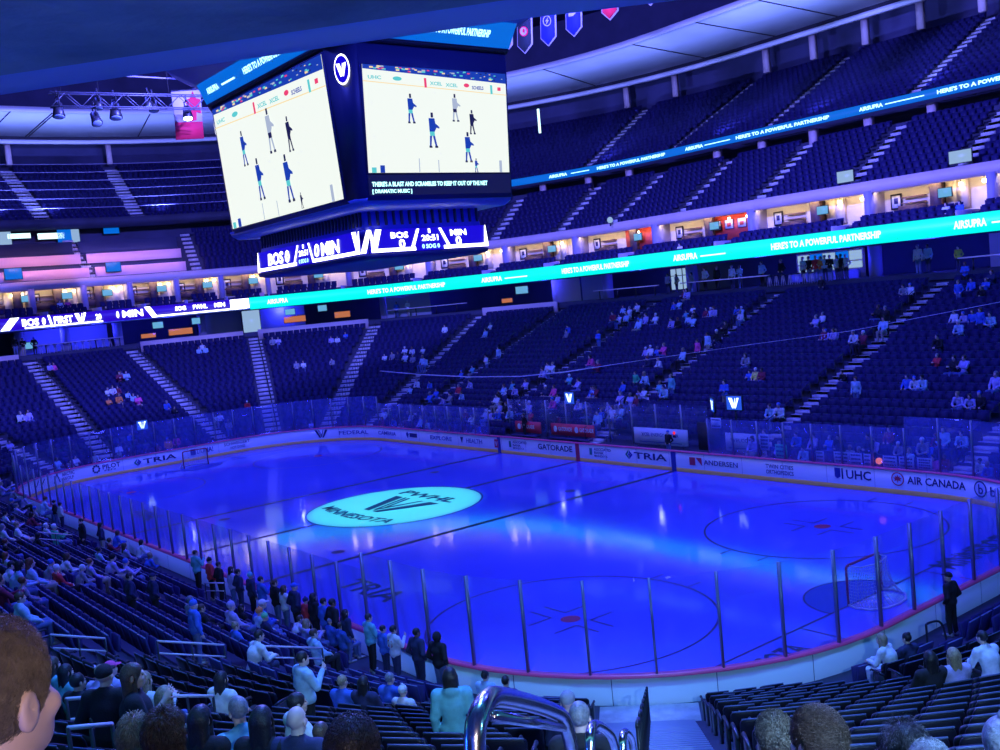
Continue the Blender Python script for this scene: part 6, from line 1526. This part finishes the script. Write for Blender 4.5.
# ------------------------------------------------------------------ rails
def onb(px, py, hh):
    r = ray(px, py); t = np.arange(1.5, 120, .01); P = CAMP + t[:, None] * r; d = dvec(P[:, 0], P[:, 1]); g = P[:, 2] - zfl(d) - hh; i = np.where((g[:-1] > 0) & (g[1:] <= 0) & (d[1:] > .1))[0]
    return P[i[0]] if len(i) else None
def guard(a, b, lab):
    A_, B_ = onb(*a, 1.0), onb(*b, 1.0)
    o = empty('guard_rail', tuple((A_ + B_) / 2), 0, lab, 'guard rail'); c = (A_ + B_) / 2
    tag(MB().tube([A_ - c, B_ - c], .024, 8).obj('top_bar', 'rail_light', o, True), 'pale top bar'); MB().tube([A_ - c - (0, 0, .28), B_ - c - (0, 0, .28)], .02, 8).obj('lower_bar', 'rail_light', o, True)
    for t in (0, .5, 1): p = A_ + (B_ - A_) * t; MB().tube([p - c, np.array([p[0], p[1], float(zfl(dvec(p[0], p[1]))) - .25]) - c], .022, 8).obj('post', 'blackmetal', o, True)
guard((50, 634.7), (105, 638.5), 'thin two bar guard rail across the rows nearest the brown haired man'); guard((157, 641), (224, 645), 'thin two bar guard rail in front of the blue hoodie'); guard((66, 699), (108, 696), 'pale guard rail below the teal shirt')
guard((68, 728), (112, 724), 'pale guard rail lowest beside the brown haired man'); guard((160, 696), (213, 696), 'pale guard rail right of the bare armed person'); guard((262, 646), (322, 648), 'thin guard rail behind the pale hoodie'); guard((205, 583), (224, 583), 'short pale rail under the red jacket'); guard((38, 532), (72, 535), 'short pale rail left of the black suit')
guard((178, 726), (208, 725), 'short pale guard rail beside the long brown mane')
# handrails up the far aisles and the wide near stairs
def aisle_rail(u, k0, k1, off, lab, st=2, grp=None):
    o = empty('aisle_handrail', tuple(p3(u, rd(k0), rz(k0))), 0, lab, 'handrail', grp); o0 = np.array(o.location); a = ang(u); tv = np.array([-math.sin(a), math.cos(a), 0]) * off
    for k in range(k0, k1, st):
        A_ = p3(u, rd(k) + .2, rz(k)) + tv - o0; B_ = p3(u, rd(k + 1) + .2, rz(k + 1)) + tv - o0; h = np.array([0, 0, .9])
        MB().tube([A_ + h * .95, A_ + h, B_ + h, B_ + h * .95], .024, 6).obj('rail', 'blackmetal', o)
        for q in (A_, B_): MB().tube([q, q + h * .97], .022, 6).obj('post', 'blackmetal', o)
    return o
for u in LOW_A:
    if u < 69 and u != NEAR_A: aisle_rail(u, 1, 25, .55 if u < 50 else -.3, 'dark stepped handrail along the far aisle ' + sect(u + .01), 2)
aisle_rail(NEAR_A, 0, 15, 0, 'dark stepped handrail down the middle of the wide stairs', 2)
def hoop(name, P, r, lab, m='steel', inner=None):
    o = empty(name, tuple(P[0]), 0, lab, 'handrail'); o0 = np.array(P[0]); tag(MB().tube(np.array(P) - o0, r, 14).obj('rail', m, o, True), 'polished tube')
    if inner is not None: MB().tube(np.array(inner) - o0, r * .55, 10).obj('lower_bar', m, o, True)
    return o
def dist(px, py, D): q = ray(px, py); return CAMP + q / np.linalg.norm(q) * D
def bez(P, n=8):
    P = [np.asarray(p, float) for p in P]; out = [P[0]]
    for i in range(1, len(P) - 1):
        a, b, c = (P[i - 1] + P[i]) / 2 if i > 1 else P[0], P[i], (P[i] + P[i + 1]) / 2 if i < len(P) - 2 else P[-1]
        for t in np.linspace(0, 1, n)[1:]: out.append((1 - t)**2 * a + 2 * t * (1 - t) * b + t * t * c)
    return out
A_ = dist(468, 752, 2.42); T_ = dist(484, 696, 2.5); E_ = dist(571, 720, 3.9)
P = [A_ - (0, 0, .85), A_, T_, dist(505, 697, 2.75), dist(545, 707, 3.35), E_, E_ - (0, 0, .35)]
hoop('aisle_handrail', bez(P), .026, 'big polished chrome handrail hoop close to the camera', inner=[dist(493, 716, 2.5), dist(566, 728, 3.8)])
A_ = dist(589, 752, 5.2); T_ = dist(591, 724, 5.3); E_ = dist(618, 742, 6.4)
hoop('aisle_handrail', bez([A_ - (0, 0, .6), A_, T_, dist(601, 726, 5.7), E_, E_ - (0, 0, .8)]), .026, 'smaller chrome handrail hoop next down the wide stairs')
A_ = dist(622, 750, 7.0); T_ = dist(623, 731, 7.1); E_ = dist(634, 744, 8.2)
hoop('aisle_handrail', bez([A_ - (0, 0, .6), A_, T_, dist(628, 733, 7.5), E_, E_ - (0, 0, .8)]), .026, 'third and smallest chrome handrail hoop down the wide stairs')
A_ = onb(926, 623, .95); B_ = onb(946, 619, .95); P = [np.array([A_[0], A_[1], A_[2] - 1.1]), A_, B_, np.array([B_[0], B_[1], B_[2] - 1.1])]
hoop('end_rail', bez([P[0], P[1] * .9 + P[0] * .1, P[1], P[2], P[3]]), .028, 'dark tubular rail beside the security guard', m='blackmetal')
# posters and sheets against the far glass
def poster(x0, y0, x1, y1, m, lab, lines=3, lm='ad_dark'):
    Y = 12.95 + .22; c = at((x0 + x1) / 2, (y0 + y1) / 2, Y=Y); w = abs(at(x1, y0, Y=Y)[0] - at(x0, y0, Y=Y)[0]); h = abs(at(x0, y1, Y=Y)[2] - at(x0, y0, Y=Y)[2])
    if c[0] > 22:
        u, d = inv(c[0], 12.95); f = Fr(u, .22, c[2])
    else: f = Fr(SX - c[0], .22, c[2])
    o = empty('poster', f(0, 0, 0), f.a, lab, 'poster'); boxes('sheet', f, [(0, 0, 0, w, .02, h, 0)], [m], o); mb = MB(); rg = random.Random(int(x0))
    for i in range(lines):
        y = h * (.32 - .64 * i / max(1, lines - 1)); x = -w * .4
        while x < w * .36: q = rg.uniform(.05, .14) * w; rect(mb, x, y - h * .07, min(x + q, w * .4), y + h * .07, lambda a, b: (a, -.015, b)); x += q + .03 * w
    mb.obj('lettering', lm, o)
poster(775.5, 444.5, 787, 458, 'poster_green', 'bright green hand lettered poster held against the far glass'); poster(834, 452, 849, 463, 'poster', 'pale sheet on the far glass left of the UHC seats'); poster(850, 453, 862, 465, 'poster', 'pale lettered sheet right of the first pale sheet'); poster(864, 454, 871, 466, 'poster', 'narrow pale sheet by the glass post')
poster(883, 456, 897, 467, 'poster', 'pale lettered sheet beside the orange round lamp'); poster(899, 457, 914, 468, 'poster', 'pale lettered sheet over the red leaf advert'); poster(917.5, 458, 932, 470, 'poster', 'pale lettered sheet just right of the tall glass post', 4); poster(816, 451, 824, 462, 'poster', 'small blue white sheet left of the pale sheets')
poster(760, 434, 769, 450, 'poster', 'upright white poster held by a person over the TWIN CITIES advert', 4); poster(711, 418, 721, 428, 'poster', 'small pale notice above the notice wall', 2)
P = at(879, 461, Y=13.25); o = empty('goal_lamp', tuple(P), 0, 'round orange glowing lamp behind the far glass', 'lamp'); MB().lathe([(.02, -.15), (.12, -.1), (.15, 0), (.12, .1), (.02, .15)], 14).obj('globe', 'goal_lamp', o, True); MB().lathe([(.12, -.32), (.12, -.2), (.08, -.18)], 10).obj('base', 'dark', o)
P = at(674, 433, Y=13.1); o = empty('goal_lamp', tuple(P), 0, 'small red lamp on the glass post at the blue line', 'lamp'); MB().lathe([(.02, -.09), (.06, -.06), (.075, 0), (.06, .06), (.02, .09)], 12).obj('globe', 'exit_red_dim', o, True); MB().lathe([(.09, -.24), (.09, -.14), (.05, -.12)], 10).obj('base', 'dark', o)

make_individual_seats(); make_mass_seats()
# ------------------------------------------------------------------ light
W = bpy.data.worlds.new('world'); SC.world = W; W.use_nodes = True
W.node_tree.nodes['Background'].inputs[0].default_value = (.02, .02, 1., 1); W.node_tree.nodes['Background'].inputs[1].default_value = .10
def area(loc, size, power, col, rot=(0, 0, 0)):
    l = bpy.data.lights.new('wash', 'AREA'); l.shape = 'DISK'; l.size = size; l.energy = power; l.color = col; o = bpy.data.objects.new('wash_light', l); COL.objects.link(o); o.location = loc; o.rotation_euler = rot; return o
def spotl(loc, to, power, col, ang_, blend=.3, size=.4):
    l = bpy.data.lights.new('spot', 'SPOT'); l.energy = power; l.color = col; l.spot_size = ang_; l.spot_blend = blend; l.shadow_soft_size = size
    o = bpy.data.objects.new('spot_light', l); COL.objects.link(o); o.location = loc; o.rotation_euler = (Vector(to) - Vector(loc)).to_track_quat('-Z', 'Y').to_euler(); return o
BLUE = (.055, .07, 1.)
for x, y in ((-24, -8), (-24, 8), (0, -13), (0, 13), (24, -8), (24, 8), (36, -14)):
    area((x, y, 33), 5., 5200, BLUE)
def point(loc, power, col, r=.3):
    l = bpy.data.lights.new('lamp', 'POINT'); l.energy = power; l.color = col; l.shadow_soft_size = r; o = bpy.data.objects.new('added_light', l); COL.objects.link(o); o.location = loc; return o
for x in (-5, 5): point((x, 0, 27.5), 80000, (.14, .15, 1.))  # unseen lamps added over the scoreboard to brighten soffit and upper deck
point((47., -31.5, 9.2), 600, (.012, .10, 1.), .3)  # unseen lamp added to light the overhang's underside
point((36., -33., 9.4), 600, (.012, .10, 1.), .3)  # another added lamp for the overhang and its lip
spotl((47.2, -27.5, 10.9), (43.2, -26.2, 9.7), 420, (1., .80, .72), .75, .5, .2)
spotl((47.0, -22.6, 10.9), (42.0, -24.0, 8.6), 380, (.15, .55, .9), .8, .5, .2)
spotl((30, -12, 34), (34, -19, 3), 26000, (.10, .42, 1.), 1.1, .7, .5)
spotl((46.5, -24.5, 11.1), (30, -12.5, .8), 5000, (.25, .5, 1.), 1.1, .6, .2)  # added out-of-view spot that brightens the outer side of the boards
for u in (6, 13, 20, 27, 34, 40, 46, 50, 53.2, 56, 59, 63): a_ = p3(u, 25.4, 10.9); point(tuple(a_), 420, (.03, .035, 1.), .1)  # dim blue lamps added to lift the dark concourse
for u in (55.7, 56.7, 57.6, 59.2, 61., 62.8, 64.6, 66.2): a_ = p3(u, 25.6, 19.4); spotl(tuple(a_), tuple(p3(u, 28.5, 16.)), 170, (1., .55, .9), 2.2, .5, .2)
for u in (8, 18, 28, 38, 45.5, 48.5, 52, 55.5, 59.5, 64.5): a_ = p3(u, 33.4, 22.6); spotl(tuple(a_), tuple(p3(u, 38.5, 33.)), 5200, (.16, .22, 1.), 2.0, .6, .08)  # unseen uplights added to brighten the soffit
spotl((0, 0, 12.1), (0, 0, 0), 9000, (.08, .95, .75), 2 * math.atan(4.9 / 12.1), .3, .15)
SC.view_settings.view_transform = 'Standard'; SC.view_settings.look = 'None'; SC.view_settings.gamma = 1.; SC.view_settings.use_curve_mapping = False; SC.view_settings.exposure = 0.
SC.cycles.max_bounces = 8; SC.cycles.transparent_max_bounces = 16
